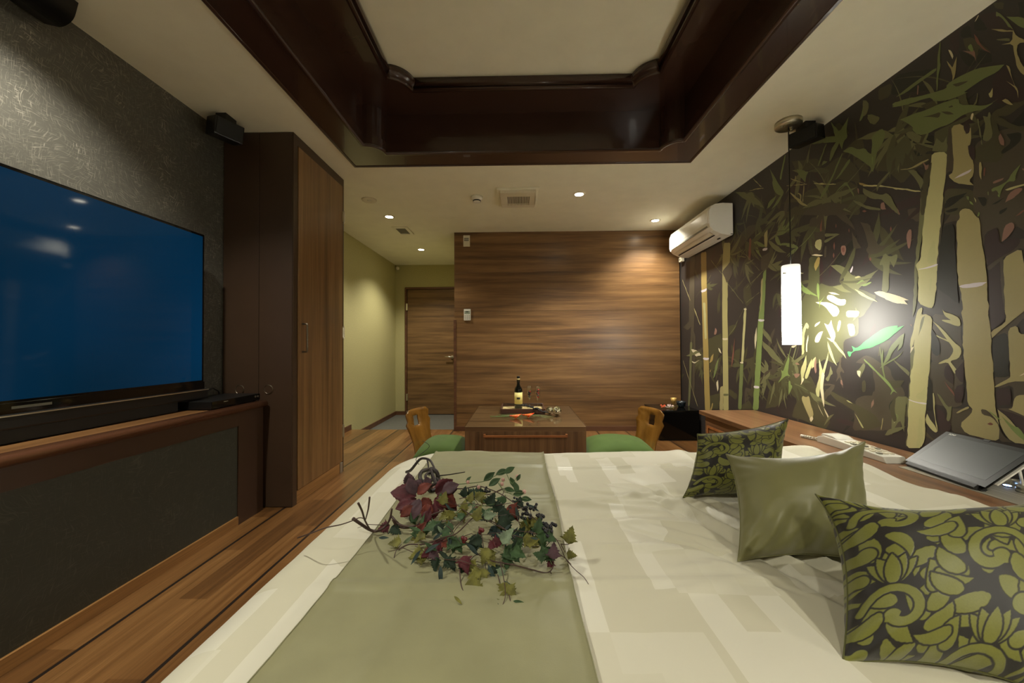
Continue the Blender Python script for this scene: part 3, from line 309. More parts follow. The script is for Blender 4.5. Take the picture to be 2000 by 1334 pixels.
# points run: corner x0,y0 from (x0,y0+r) to (x0+r,y0) ...
def ringmesh(b, loops, mi=0, smooth=False, close=False):
    n=len(loops[0]); vs=[p for L in loops for p in L]; fs=[]
    for j in range(len(loops)-1):
        for i in range(n):
            k=(i+1)%n; fs.append((j*n+i,j*n+k,(j+1)*n+k,(j+1)*n+i))
    b.add(vs,fs,mi,smooth)
def offset_loop(poly,d):
    n=len(poly); o=[]
    for i in range(n):
        a=Vector(poly[i-1]); p=Vector(poly[i]); c=Vector(poly[(i+1)%n])
        t=((p-a).normalized()+(c-p).normalized())
        if t.length<1e-6: t=(c-p)
        t.normalize(); nrm=Vector((t.y,-t.x)); s=1/max(.5,abs(nrm.dot(Vector(((p-a).normalized().y,-(p-a).normalized().x)))))
        o.append(tuple(p+nrm*d*s))
    return o
def area(p): return sum(p[i-1][0]*p[i][1]-p[i][0]*p[i-1][1] for i in range(len(p)))/2
def at(p,z): return [(x,y,z) for x,y in p]
LX0,LX1,LY0,LY1=-1.012,1.072,-.38,2.53
lip=eared(LX0,LX1,LY0,LY1,.115)
if area(lip)<0: lip=lip[::-1]
# positive offset = outwards for counter-clockwise loops (nrm=(ty,-tx))
ng=len(lip)
def outer_match(x0,x1,y0,y1):
    o=[]
    for x,y in lip:
        fx=min(max((x-LX0)/(LX1-LX0),0),1); fy=min(max((y-LY0)/(LY1-LY0),0),1)
        c=[(fx,0),(1-fx,1),(fy,2),(1-fy,3)]; m=min(c)
        if m[1]==0: o.append((x0,y0+(y1-y0)*fy))
        elif m[1]==1: o.append((x1,y0+(y1-y0)*fy))
        elif m[1]==2: o.append((x0+(x1-x0)*fx,y0))
        else: o.append((x0+(x1-x0)*fx,y1))
    # snap the middle of each ear to the real corner
    k=ng//4
    return o
fb=MB()
zb=ZC-.008
# flat frame border (outer rectangle to lip)
out=outer_match(cx0,cx1,cy0,cy1)
for i,(x,y) in enumerate(lip):
    ex,ey=(LX0 if x<0 else LX1),(LY0 if y<1 else LY1); ox,oy=(cx0 if x<0 else cx1),(cy0 if y<1 else cy1)
    dx,dy=abs(x-ex),abs(y-ey)
    out[i]=(ox,oy) if i%11==5 else ((ox,y) if dx<dy else (x,oy))
ringmesh(fb,[at(out,ZC+.01),at(out,zb),at(lip,zb),at(lip,ZC+.05)])
bead=[(.0,0),(-.004,-.008),(.004,-.016),(.016,-.018),(.024,-.010),(.03,0)]
ringmesh(fb,[at(offset_loop(lip,d),zb+h) for d,h in bead],smooth=True)
rim=[(cx0,cy0),(cx1,cy0),(cx1,cy1),(cx0,cy1)]
ringmesh(fb,[at(offset_loop(rim,d),zb+h) for d,h in ((.006,.008),(.008,.0),(.0,-.006),(-.012,-.004),(-.014,0))])
struct(tag(fb.build('trim_2',M_coffer,loc=(0,1,zb),recalc=True),'dark lacquered frame with scooped corners around the ceiling recess','ceiling frame'))
wb=MB(); zs1=2.585
wl=offset_loop(lip,.012); UX0,UX1,UY0,UY1=-.79,.85,-.15,2.31
up=eared(UX0,UX1,UY0,UY1,.12)
if area(up)<0: up=up[::-1]
ringmesh(wb,[at(wl,zb+.01),at(wl,zs1),at(up,zs1)])
mol=[(0,zs1),(-.006,zs1-.012),(-.02,zs1-.016),(-.026,zs1-.004),(-.024,zs1+.012),(-.036,zs1+.016),(-.042,zs1+.03),(-.036,zs1+.05),(-.03,zs1+.07)]
ringmesh(wb,[at(offset_loop(up,d),z) for d,z in mol],smooth=True)
struct(tag(wb.build('trim_3',M_coffer,loc=(0,1,zs1)),'dark lacquered inner wall and moulding of the ceiling recess','ceiling moulding'))
struct(MB().box(cx0-.02,cx1+.02,cy0-.02,cy1+.02,zs1+.065,zs1+.12).build('ceiling_recess',M_ceil,loc=(0,1,zs1+.065)))

# ---------------------------------------------------------------- right wall with bamboo mural
MG=1.95
PAL={'n':(62,62,42),'M':(42,32,32),'D':(28,28,24),'O':(54,52,36),'B':(57,52,42),'o':(82,82,56),'g':(84,92,56),'G':(56,130,74),'T':(124,116,80),'t':(128,122,82),'Y':(140,136,96),
     'y':(136,134,94),'L':(92,106,60),'w':(160,152,126),'W':(160,154,158),'S':(122,106,62),'K':(106,80,70),'k':(92,60,50),'Z':(39,35,33)}
keys=list(PAL); mats=[]
for k in keys:
    m=N('mural_'+{'n':'shade_green','M':'maroon','D':'black_green','O':'dark_olive','B':'brown','o':'olive','g':'leaf_green','G':'bright_green','T':'tan','t':'pale_tan','Y':'yellow_stalk','y':'pale_yellow','L':'lime','w':'cream','W':'lavender','S':'ochre','K':'pink','k':'rust','Z':'ground'}[k])
    c=lin(PAL[k],MG); v=m.coord(); f=m.noise(v,140,3,.6)
    m.set(base=m.mix(m.math('MULTIPLY',f,.25),c,tuple(x*.75 for x in c[:3])+(1,)),rough=.45,spec=.5); m.bump(f,.10,.0012); mats.append(m.m)
wb=MB(); wb.box(XR+.012,XR+.13,NB,YB+.05,0,ZC,keys.index('Z'))
lay=[0]
def organic(pts):
    """soften corners a little and let long edges wander, like a vectorised photograph"""
    n=len(pts); P=[]
    for i in range(n):
        a=pts[i-1]; p=pts[i]; b=pts[(i+1)%n]; la=math.hypot(a[0]-p[0],a[1]-p[1]); lb=math.hypot(b[0]-p[0],b[1]-p[1])
        if la<1e-6 or lb<1e-6: continue
        ca=((a[0]-p[0])*(b[0]-p[0])+(a[1]-p[1])*(b[1]-p[1]))/(la*lb)
        if ca>.45: P.append(p)                                  # keep sharp tips
        else:
            qa=min(.22*la,.012)/la; qb=min(.22*lb,.012)/lb
            P.append((p[0]+(a[0]-p[0])*qa,p[1]+(a[1]-p[1])*qa)); P.append((p[0]+(b[0]-p[0])*qb,p[1]+(b[1]-p[1])*qb))
        if lb>.045:
            m=min(9,int(lb/.022)); nx,ny=-(b[1]-p[1])/lb,(b[0]-p[0])/lb; amp=min(.004,lb*.03)
            for k in range(1,m):
                t=k/m
                if t*lb<.013 or (1-t)*lb<.013: continue
                w=amp*(noise.noise(Vector((p[0]*9+t*lb*28,p[1]*9,lay[0]*.7)))*1.6); P.append((p[0]+(b[0]-p[0])*t+nx*w,p[1]+(b[1]-p[1])*t+ny*w))
    return [(min(max(y,NB),YB),min(max(z,0),ZC-.001)) for y,z in P]
def poly(c,pts):
    lay[0]+=1; x=XR+.0119-lay[0]*.0000016
    pts=[(min(max(y,NB),YB),min(max(z,0),ZC-.001)) for y,z in pts]
    pts=organic(pts)
    try: tr=mathutils.geometry.tessellate_polygon([[Vector((y,z,0)) for y,z in pts]])
    except Exception: return
    wb.add([(x,y,z) for y,z in pts],tr,keys.index(c))
import mathutils
random.seed(11)
def leafshape(y,z,L,a,w,c,jag=.25):
    n=7; ca,sa=math.cos(a),math.sin(a); up_=[];dn=[]
    for i in range(n+1):
        t=i/n; h=w*math.sin(PI*t**.75)*(1+random.uniform(-jag,jag)); bx=t*L; s=.06*L*math.sin(PI*t)
        up_.append((y+ca*bx-sa*(h+s),z+sa*bx+ca*(h+s))); dn.append((y+ca*bx-sa*(s-h),z+sa*bx+ca*(s-h)))
    poly(c,up_+dn[::-1][1:-1])
# faint background foliage over the whole wall
for i in range(150):
    y=random.uniform(-1.4,4.3); z=random.uniform(.4,2.3)
    leafshape(y,z,random.uniform(.08,.3),random.uniform(-2.6,-.5) if random.random()<.7 else random.uniform(0,6.28),random.uniform(.008,.03),random.choice('OOBDMM' if z>1.4 else 'OBMMD'))
for y in (-1.2,-.7,-.15,.35,.8):          # stalks that continue behind the camera
    w=random.uniform(.05,.09); a=random.uniform(-.03,.03); c=random.choice('TtY')
    poly(c,[(y,0),(y+w,0),(y+w+a,1.1),(y+w+2*a,ZC),(y+2*a,ZC),(y+a,1.1)])
    for z in (.6,1.35,2.0): poly('W',[(y,z),(y+w,z+.01),(y+w,z+.022),(y,z+.012)])
SHP=[(q[0],list(map(int,q[1:].split(',')))) for q in MURAL.split(';')]
for c,v in SHP[:NBG]: poly(c,[(v[i]/1000,v[i+1]/1000) for i in range(0,len(v),2)])
for (yc,zc,sy,sz,n,cs) in ((2.95,1.78,.55,.26,24,'nnOoOg'),(2.15,1.95,.45,.2,14,'nnOo'),(2.75,.78,.5,.2,20,'nnOoB'),(3.7,.75,.45,.2,12,'nOB'),(1.6,2.0,.25,.16,8,'nnO'),(2.5,1.35,.35,.15,7,'nnO'),(.0,1.6,1.1,.5,22,'nnOg')):
    for i in range(n):                       # each node throws a fan of drooping leaves
        y=random.gauss(yc,sy*.6); z=random.gauss(zc,sz*.6)
        if not (.52<z<2.28 and (y>1.4 or (yc<1 and y<1.2))): continue
        a0=random.uniform(-3.4,.2); c=random.choice(cs)
        for k in range(random.randint(3,6)): leafshape(y,z,random.uniform(.09,.24),a0+random.gauss(0,.75),random.uniform(.007,.019),c,.25)
        if random.random()<.5: leafshape(y,z,random.uniform(.2,.4),a0+2.6,.0025,c,.1)
for c,v in SHP[NBG:]: poly(c,[(v[i]/1000,v[i+1]/1000) for i in range(0,len(v),2)])
struct(wb.build('wall_right',mats,loc=(XR,1.5,0),recalc=False))

# ---------------------------------------------------------------- entrance door
d=bpy.data.objects.new('door_1',None); COL.objects.link(d); d.location=(-1.42,6.08,-.12); d['kind']='structure'
MB().box(-1.86,-1.83,6.06,6.16,-.12,1.96).box(-1.02,-.99,6.06,6.16,-.12,1.96).box(-1.83,-1.02,6.06,6.16,1.93,1.96).build('door_frame',M_based,d,bevel=.002)
MB().box(-1.826,-1.024,6.085,6.125,-.11,1.926).build('door_slab',M_door,d)
h=MB().cyl((-1.085,6.075,.82),.026,.012,20,0,Matrix.Rotation(PI/2,4,'X')).tube([(-1.085,6.08,.82),(-1.085,6.03,.82),(-1.10,6.022,.822),(-1.20,6.02,.826)],.009,10).build('door_handle',M_chrome,d)
for z in (1.64,.17,): MB().box(-1.84,-1.815,6.055,6.085,z-.055,z+.055).cyl((-1.829,6.055,z-.055),.007,.11,10).build('hinge',M_chrome,d)
MB().box(-1.83,-1.815,6.04,6.06,-.12,-.05).build('door_stop',M_chrome,d)

# ---------------------------------------------------------------- tv ledge
FX=-1.56
led=thing('tv_ledge','long brown half-height ledge with wooden top under the television','ledge',(-1.7,.4,0))
prof=[(XL,.632),(XL,.660),(FX+.004,.660)]+[(FX+.004+.016*math.sin(a),.643+.017*math.cos(a)) for a in [i*PI/10 for i in range(1,10)]]+[(FX+.004,.626),(XL,.626)]
prof=[(XL,.630),(XL,.660),(FX-.03,.660)]; MB().prism(prof+[(FX-.03,.630)],NB,2.26).build('top_board',M_ledgetop,led)
nz=[(FX-.03,.662),(FX+.006,.662)]+[(FX+.006+.019*math.sin(a),.643+.019*math.cos(a)) for a in [i*PI/10 for i in range(1,10)]]+[(FX+.006,.624),(FX-.03,.624)]
M_nose=plain('brown_nosing',(96,62,42),.25,var=.05)
MB().prism(nz,NB,2.262,smooth=True).build('nosing',M_nose,led)
MB().box(FX-.02,FX,NB,2.055,.548,.625).box(FX-.03,FX,2.055,2.255,0,.625).box(XL,FX-.03,2.235,2.255,0,.625).build('frame',M_brown,led,bevel=.001)
MB().box(XL+.02,FX-.006,NB,2.056,.05,.56).build('panel',M_swirlp,led)
MB().box(FX-.02,FX+.004,NB,2.052,0,.05).build('plinth',M_base,led,bevel=.001)

# ---------------------------------------------------------------- wardrobe
WX,WY0,WY1=-1.40,2.29,2.96
wr=thing('wardrobe','tall built-in wardrobe with dark brown side and wooden front door','wardrobe',(-1.63,2.62,0))
MB().box(-1.84,WX-.02,WY0,2.306,0,2.328).box(-2.0,WX-.02,WY0+.016,WY1-.02,0,2.328).box(WX-.02,WX,WY0,2.335,0,2.328).box(WX-.02,WX,2.335,WY1,2.265,2.328).box(WX-.02,WX-.002,2.95,WY1+.004,0,2.30).build('carcass',M_brownd,wr,bevel=.001)
MB().box(-1.835,-1.612,WY0-.006,WY0,.004,2.32).build('side_panel',M_brownd,wr,bevel=.001)
MB().box(-1.609,WX-.004,WY0-.006,WY0,.004,2.32).build('side_panel',M_brownd,wr,bevel=.001)
for x in (-1.727,-1.547):
    ring=MB().lathe([(.0,0),(.028,0),(.0285,.003),(.0265,.004),(.025,.0025),(.0,.0022)],(x,WY0-.006,.725),28,0,Matrix.Rotation(PI/2,4,'X'),False)
    rp=ring.build('round_pull',M_dim,wr); MB().lathe([(0,.001),(.024,.001),(.024,.0036),(0,.0036)],(x,WY0-.006,.725),24,0,Matrix.Rotation(PI/2,4,'X'),False).build('pull_recess',M_brownd,rp)
dr=MB().box(WX-.018,WX+.004,2.340,2.935,.085,2.262).build('door',M_wdoor,wr,bevel=.0015)
MB().tube([(WX+.004,2.385,.955),(WX+.034,2.385,.955),(WX+.036,2.385,.965),(WX+.036,2.385,1.125),(WX+.034,2.385,1.135),(WX+.004,2.385,1.135)],.0055,10).build('handle',M_dim,dr)
for z in (2.02,1.10,.32): MB().cyl((WX+.006,2.946,z-.05),.007,.10,10).box(WX-.002,WX+.008,2.925,2.95,z-.04,z+.04).build('hinge',M_chrome,dr)
MB().box(WX-.016,WX-.002,2.336,2.90,0,.08).build('plinth',M_base,wr); MB().box(WX-.016,WX+.001,2.905,2.945,0,.075).build('foot_plate',M_steel,wr)

# ---------------------------------------------------------------- television, sound bar, player
tv=thing('television','large flat television with a blue glossy screen on the brown ledge','television',(-1.74,1.31,.662))
TY0,TY1,TZ0,TZ1=.585,2.012,.782,1.603
MB().box(-1.765,-1.722,TY0,TY1,TZ0,TZ1).build('housing',M_blackgloss,tv,bevel=.004)
ms=N('blue_screen'); f=ms.noise(ms.coord((1,.8,.9)),1.2,1)
ms.set(base=(.003,.004,.006,1),rough=.05,ior=1.22,emit=ms.ramp(f,(.3,lin((0,30,46))),(.7,lin((0,46,76)))),estr=.5)
sc=MB().box(-1.7215,-1.7205,TY0+.014,TY1-.014,.808,TZ1-.013).build('screen',ms.m,tv)
MB().box(-1.724,-1.717,TY0,TY1,.760,.800).build('lower_bezel',M_blackgloss,tv,bevel=.002)
M_badge=plain('badge',(96,92,80),.5,.3)
bd=MB().box(-1.717,-1.7165,1.235,1.345,.778,.787).build('badge',M_badge,tv)
MB().box(-1.80,-1.765,.9,1.7,.80,1.4).build('back_cover',M_blackmat,tv,bevel=.01)
sb=MB().box(-1.76,-1.700,TY0-.01,TY1+.006,.712,.762).build('speaker_bar',M_black,tv,bevel=.006)
MB().box(-1.701,-1.698,TY0-.01,TY1+.006,.7555,.760).build('silver_line',M_chrome,sb)
MB().box(-1.79,-1.722,.72,1.86,.662,.714).build('base',M_blackmat,tv,bevel=.004)
pl=thing('disc_player','slim black disc player lying on the end of the brown ledge','disc player',(-1.72,2.08,.66))
MB().box(-1.80,-1.585,1.90,2.255,.664,.705).build('case',M_black,pl,bevel=.003)
MB().box(-1.586,-1.581,1.90,2.255,.668,.703).build('front_panel',M_blackgloss,pl,bevel=.001)
MB().box(-1.5812,-1.5806,1.975,2.005,.693,.697).build('lettering',M_grey,pl)
for y in (2.215,2.235): MB().cyl((-1.581,y,.690),.006,.003,12,0,Matrix.Rotation(PI/2,4,'Y')).build('button',M_chrome,pl)
for x,y in ((-1.78,1.92),(-1.6,1.92),(-1.78,2.23),(-1.6,2.23)): MB().cyl((x,y,.660),.008,.005,10).build('foot',M_blackmat,pl)
tag(MB().tube([(-1.80,2.10,.69),(-1.81,2.14,.735),(-1.82,2.19,.745),(-1.825,2.24,.72),(-1.83,2.26,.668)],.004,8).build('power_cable',M_black),'thin black cable arching behind the disc player','cable')

# ---------------------------------------------------------------- ceiling speakers
def speaker(loc, yaw, label, size=(.10,.14,.085), nm='wall_speaker'):
    t=thing(nm,label,'speaker',loc,'black speakers at the ceiling corners'); R=Matrix.Translation(Vector(loc))@Matrix.Rotation(yaw,4,'Z')@Matrix.Rotation(.18,4,'Y')
    sx,sy,sz=size
    MB().box(-sx/2,sx/2,-sy/2,sy/2,-sz,0,0,R).build('cabinet',M_black,t,bevel=.006)
    MB().box(sx/2,sx/2+.004,-sy/2+.008,sy/2-.008,-sz+.008,-.008,0,R).build('grille',M_blackmat,t)
    MB().box(loc[0]-.03,loc[0]+.03,loc[1]-.04,loc[1]+.04,loc[2]-.005,2.33).build('bracket',M_black,t)
    return t
speaker((-1.70,2.13,2.30),-.45,'small black speaker on the ceiling beside the wardrobe top',(.10,.15,.10))
speaker((1.76,2.30,2.30),PI+.5,'black speaker in the ceiling corner behind the pendant lamp canopy',(.10,.15,.085))
t=thing('wall_speaker','long black speaker at the ceiling above the television','speaker',(-1.76,1.2,2.25),'black speakers at the ceiling corners')
pr_=[(-1.83,2.31),(-1.83,2.24),(-1.77,2.225)]+[(-1.77+.066*math.sin(a),2.291-.066*math.cos(a)) for a in [i*PI/16 for i in range(1,8)]]+[(-1.695,2.318)]
MB().prism(pr_,.86,1.395,smooth=True).build('cabinet',M_black,t); MB().box(-1.80,-1.74,.95,1.3,2.29,2.33).build('bracket',M_black,t)

# ---------------------------------------------------------------- air conditioner
ac=thing('air_conditioner','white wall-mounted air conditioner high on the bamboo mural wall','air conditioner',(1.77,3.7,1.94))
AY0,AY1=3.27,4.13
pf=[(1.868,1.945),(1.868,2.222),(1.78,2.226),(1.715,2.218),(1.675,2.195),(1.662,2.16),(1.660,2.05),(1.668,2.015),(1.70,1.985),(1.76,1.955),(1.82,1.945)]
MB().prism(pf,AY0,AY1).build('body',M_white,ac,bevel=.006)
MB().prism([(1.667,2.035),(1.6575,2.06),(1.6575,2.16),(1.668,2.196),(1.70,2.217),(1.70,2.205),(1.675,2.18),(1.668,2.15),(1.668,2.06)],AY0+.03,AY1-.03).build('front_panel',M_white,ac)
MB().prism([(1.6605,2.022),(1.6595,2.034),(1.667,2.034),(1.67,2.02)],AY0+.04,AY1-.04).build('panel_gap',M_grey,ac)
MB().prism([(1.690,1.982),(1.722,1.965),(1.733,1.966),(1.70,1.988)],AY0+.06,AY1-.06).build('louver',M_offwhite,ac)
MB().prism([(1.733,1.9585),(1.741,1.9545),(1.748,1.96),(1.74,1.966)],AY0+.07,AY1-.06).build('outlet_slot',M_dark,ac)
MB().box(1.80,1.815,AY0+.10,AY0+.14,1.942,1.948).build('sensor',M_dark,ac)
MB().box(1.845,1.866,AY0-.001,AY0+.004,1.948,1.954).build('latch',M_dark,ac)
tag(MB().box(1.835,1.869,4.235,4.30,1.935,1.985).box(1.833,1.836,4.25,4.285,1.948,1.972,1).build('wall_bracket',[M_offwhite,M_grey],bevel=.003),'tiny pale bracket plate on the mural just below the air conditioner','bracket')

# ---------------------------------------------------------------- ceiling fixtures
m=N('lamp_disc'); m.set(base=(.9,.85,.7,1),emit=(1,.92,.72,1),estr=28); M_lamp=m.m
dl=thing('downlight','lit recessed downlight','downlight',(DOWN[0][0],DOWN[0][1],2.29),'lit recessed ceiling downlights')
c=DOWN[0]
MB().lathe([(.038,.0),(.052,.0),(.055,.003),(.055,.006),(.036,.006),(.036,.002),(.038,0)],(c[0],c[1],ZC-.006),32,caps=False).build('trim_ring',M_offwhite,dl)
MB().lathe([(0,.001),(.0375,.001),(.0375,.003),(0,.003)],(c[0],c[1],ZC-.006),28).build('lamp_disc',M_lamp,dl)
dl.location=(c[0],c[1],2.29)
LB=['lit downlight nearest the tall wardrobe front door','lit downlight over the entry passage nearest the far door','lit downlight in mid ceiling past the vent grille','lit downlight beside the air conditioner washing the wood wall',
 'lit downlight over the television beside the long black speaker','unseen downlight added over the ledge behind the television end to brighten the room','unseen downlight added over the foot of the room behind the bed to brighten it','unseen downlight added near the mural wall behind the bed head to brighten the room']
for i,(x,y) in enumerate(DOWN):
    o=dl if i==0 else copy_tree(dl); o.location=(x,y,2.29); o['label']=LB[i]
    ld=bpy.data.lights.new('downlight_lamp','SPOT'); ld.energy=DOWN_W[i]; ld.color=LIGHT_COL; ld.spot_size=math.radians(125); ld.spot_blend=.7; ld.shadow_soft_size=.035
    lo=bpy.data.objects.new('downlight_lamp',ld); COL.objects.link(lo); lo.location=(0,0,.028); lo.parent=o
t=thing('emergency_light','unlit round ceiling fitting with a tiny bright lens','ceiling fitting',(-1.36,3.37,2.31))
MB().lathe([(.0,.004),(.02,.004),(.03,.0),(.062,.0),(.066,.004),(.066,.010),(0,.010)],(-1.36,3.37,ZC-.010),32).build('rim',M_offwhite,t)
MB().lathe([(.0,-.004),(.012,-.002),(.02,.003),(.02,.006),(0,.006)],(-1.36,3.37,ZC-.010),20).build('lens',M_chrome,t)
t=thing('vent_grille','small square air vent set in the ceiling over the passage','vent',(-1.33,4.27,2.32))
b=MB(); x0,x1,y0,y1=-1.42,-1.24,4.13,4.41
b.box(x0,x1,y0,y0+.035,2.318,ZC).box(x0,x1,y1-.035,y1,2.318,ZC).box(x0,x0+.035,y0+.035,y1-.035,2.318,ZC).box(x1-.035,x1,y0+.035,y1-.035,2.318,ZC).build('frame',M_ceil,t,bevel=.003)
b=MB(); [b.box(x0+.036,x1-.036,y0+.04+i*.013,y0+.047+i*.013,2.32,2.328) for i in range(15)]; b.build('slats',M_grey,t)
MB().box(x0+.035,x1-.035,y0+.035,y1-.035,2.3285,ZC).build('backing',M_dark,t)
t=thing('smoke_detector','round white smoke detector on the ceiling beside the large vent','smoke detector',(-.37,3.33,2.28))
MB().lathe([(0,.0),(.028,.0),(.032,.006),(.034,.016),(.046,.022),(.052,.032),(.052,.05),(0,.05)],(-.37,3.33,ZC-.051),32).build('body',M_white,t)
MB().lathe([(.030,.006),(.0345,.006),(.0355,.015),(.030,.015)],(-.37,3.33,ZC-.051),24).build('slot_band',M_dark,t)
t=thing('ventilation_fan','square white ventilation fan cover with a slotted grille on the ceiling','fan',(0,3.34,2.29))
b=MB(); b.box(-.185,.18,3.145,3.545,2.316,ZC); b.build('flange',M_ceil,t,bevel=.003)
b=MB(); b.box(-.155,.15,3.17,3.25,2.292,2.317).box(-.155,.15,3.45,3.51,2.292,2.317).box(-.155,-.10,3.25,3.45,2.292,2.317).box(.10,.15,3.25,3.45,2.292,2.317).build('cover',M_offwhite,t,bevel=.004)
b=MB(); [b.box(-.10+i*.0111,-.0945+i*.0111,3.25,3.45,2.293,2.308) for i in range(18)]; b.build('slats',M_offwhite,t)
MB().box(-.10,.10,3.25,3.45,2.310,2.314).build('backing',M_dark,t)
tag(MB().ball((-1.97,6.04,2.27),.028).build('corner_sensor',M_offwhite),'tiny round sensor high in the passage corner beside the far door','sensor')

# ---------------------------------------------------------------- pendant lamp
px,py=1.635,2.27
t=thing('pendant_lamp','glowing white cylinder pendant lamp hanging on a thin black cord','pendant lamp',(px,py,.98))
can=MB().lathe([(0,0),(.066,0),(.070,.004),(.070,.030),(0,.030)],(px,py,ZC-.030),36).build('canopy',M_chrome,t)
for a in (.6,3.3): MB().cyl((px+.045*math.cos(a),py+.045*math.sin(a),ZC-.040),.007,.012,12).build('screw',M_chrome,can)
MB().tube([(px,py,2.30),(px,py,1.42)],.0032,8).build('cord',M_black,t)
ms=N('glowing_shade'); gz=ms.n('ShaderNodeTexCoord'); sp=ms.n('ShaderNodeSeparateXYZ'); ms.l(gz.outputs['Object'],sp.inputs[0])
k=ms.ramp(ms.math('DIVIDE',sp.outputs[2],.48),(.25,(1,)*3),(.58,(.45,)*3),(.78,(.04,)*3),(1.0,(.013,)*3))
ms.set(base=(.8,.8,.78,1),rough=.25,emit=(1,.96,.84,1),estr=ms.math('MULTIPLY',k,PEND)); M_shade=ms.m
shd=MB().lathe([(.0445,.002),(.046,0),(.047,.001),(.047,.47),(.044,.476),(.012,.478),(.012,.474),(.042,.470),(.0445,.466),(.0445,.002)],(px,py,.985),40,caps=False).build('shade',M_shade,t)
for s in (-1,1): MB().cyl((px+s*.044,py-.02,1.41),.004,.014,10,0,Matrix.Rotation(s*PI/2,4,'Y')).build('screw',M_chrome,shd)
mb_=N('glowing_bulb'); mb_.set(base=(1,1,1,1),emit=(1,.95,.80,1),estr=60)
MB().ball((px,py,1.12),.026,10,0,(1,1,1.4)).build('bulb',mb_.m,t); MB().cyl((px,py,1.15),.012,.28,12).build('socket',M_chrome,t)
t2=copy_tree(t); t2.location=(px,-.22,.98); t2['label']='glowing white cylinder pendant lamp, unseen, added at the far side of the bed head to brighten the room'; t2['group']=t['group']='pendant lamps over the headboard counter'  # matching second pendant, out of view, added for the room's ambient light

# ---------------------------------------------------------------- switches on the wood wall
t=thing('thermostat','pale control plate with two grey windows high on the wood wall','control plate',(-.607,YB,2.16))
MB().box(-.647,-.569,YB-.010,YB,2.16,2.293).build('plate',M_offwhite,t,bevel=.004)
for z in (2.232,2.252): MB().box(-.637,-.582,YB-.0112,YB-.009,z-.007,z+.009).build('window',M_grey,t)
t=thing('remote_control','small white air conditioner remote mounted midway up the wood wall','remote control',(-.602,YB,1.29))
MB().box(-.642,-.562,YB-.022,YB-.004,1.291,1.424).build('case',M_white,t,bevel=.005); MB().box(-.63,-.574,YB-.006,YB,1.31,1.40).build('holder',M_offwhite,t)
MB().box(-.634,-.570,YB-.0235,YB-.0215,1.365,1.402).build('display',plain('lcd',(150,160,140),.3),t); MB().box(-.618,-.588,YB-.0243,YB-.0233,1.386,1.395).build('digits',M_dark,t)
for i in range(3):
    for j in range(3): MB().box(-.632+i*.023,-.617+i*.023,YB-.024,YB-.0215,1.305+j*.018,1.312+j*.018).build('button',M_grey,t)

# ---------------------------------------------------------------- low table
TX0,TX1,TYa,TYb,TH=-.435,.529,2.985,4.02,.35
t=thing('low_table','square low wooden table with a glass top and drawer front','table',(.047,3.5,0))
MB().box(TX0,TX1,TYa,TYb,TH-.045,TH-.008).build('tabletop',M_tabletop,t,bevel=.001)
MB().box(TX0,TX0+.16,TYa,TYa+.02,0,TH-.045).box(TX1-.16,TX1,TYa,TYa+.02,0,TH-.045).box(TX0+.16,TX1-.16,TYa,TYa+.02,TH-.075,TH-.045).build('front_panel',M_table,t)
MB().box(TX0,TX0+.02,TYa+.02,TYb-.1,0,TH-.045).build('side_panel',M_table,t); MB().box(TX1-.02,TX1,TYa+.02,TYb-.1,0,TH-.045).build('side_panel',M_table,t)
MB().box(TX0+.02,TX1-.02,TYb-.12,TYb-.1,0,TH-.045).build('back_panel',M_table,t)
dw=MB().box(TX0+.155,TX1-.155,TYa-.012,TYa-.001,.03,.272).build('drawer',M_table,t,bevel=.001)
MB().box(TX0+.150,TX1-.150,TYa-.030,TYa-.012,.265,.279).box(TX0+.150,TX0+.166,TYa-.030,TYa-.001,.279,.288).box(TX1-.166,TX1-.150,TYa-.030,TYa-.001,.279,.288).build('handle',M_edge,dw,bevel=.001)
MB().box(TX0-.004,TX1+.004,TYa-.004,TYb+.004,TH-.008,TH).build('glass_top',M_tableglass,t,bevel=.001)
# tray with bottle, flutes, dried branch
t=thing('serving_tray','low brown wooden tray holding the wine bottle and flutes','tray',(.03,3.7,TH))
M_tray=wood('tray_wood',((50,32,26),(72,46,36),(92,60,46)),'X',.4)
x0,x1,y0,y1=-.178,.245,3.54,3.90
MB().box(x0,x1,y0,y0+.012,TH,TH+.042).box(x0,x1,y1-.012,y1,TH,TH+.042).box(x0,x0+.012,y0+.012,y1-.012,TH,TH+.042).box(x1-.012,x1,y0+.012,y1-.012,TH,TH+.042).build('rim',M_tray,t,bevel=.001)
MB().box(x0+.012,x1-.012,y0+.012,y1-.012,TH,TH+.010).build('bottom',plain('tray_mat',(200,182,130),.6),t)
bx,by,bz=-.008,3.755,TH+.010
t=thing('wine_bottle','dark wine bottle with a cream label standing in the brown tray','bottle',(bx,by,bz))
MB().lathe([(0,.004),(.034,0),(.039,.005),(.0395,.185),(.036,.205),(.022,.225),(.0155,.245),(.0148,.265)],(bx,by,bz),32).build('glass',plain('bottle_glass',(8,10,8),.06,var=.05),t)
MB().lathe([(.0395,.05),(.0402,.05),(.0402,.165),(.0395,.165)],(bx,by,bz),36).build('label',plain('cream_label',(222,208,132),.6,var=.02),t)
M_lab=plain('label_print',(40,32,22),.6)
b=MB()
for k in range(7):
    a0=-PI/2-.42+.12*k; a1=a0+.13; r=.0406
    b.add([(bx+r*math.cos(a0),by+r*math.sin(a0),bz+.098),(bx+r*math.cos(a1),by+r*math.sin(a1),bz+.098),(bx+r*math.cos(a1),by+r*math.sin(a1),bz+.118),(bx+r*math.cos(a0),by+r*math.sin(a0),bz+.118)],[(0,1,2,3)])
b.build('label_badge',M_lab,t)
MB().lathe([(.0150,.262),(.0156,.262),(.0158,.322),(.0148,.326),(0,.326)],(bx,by,bz),24).build('capsule',M_black,t)
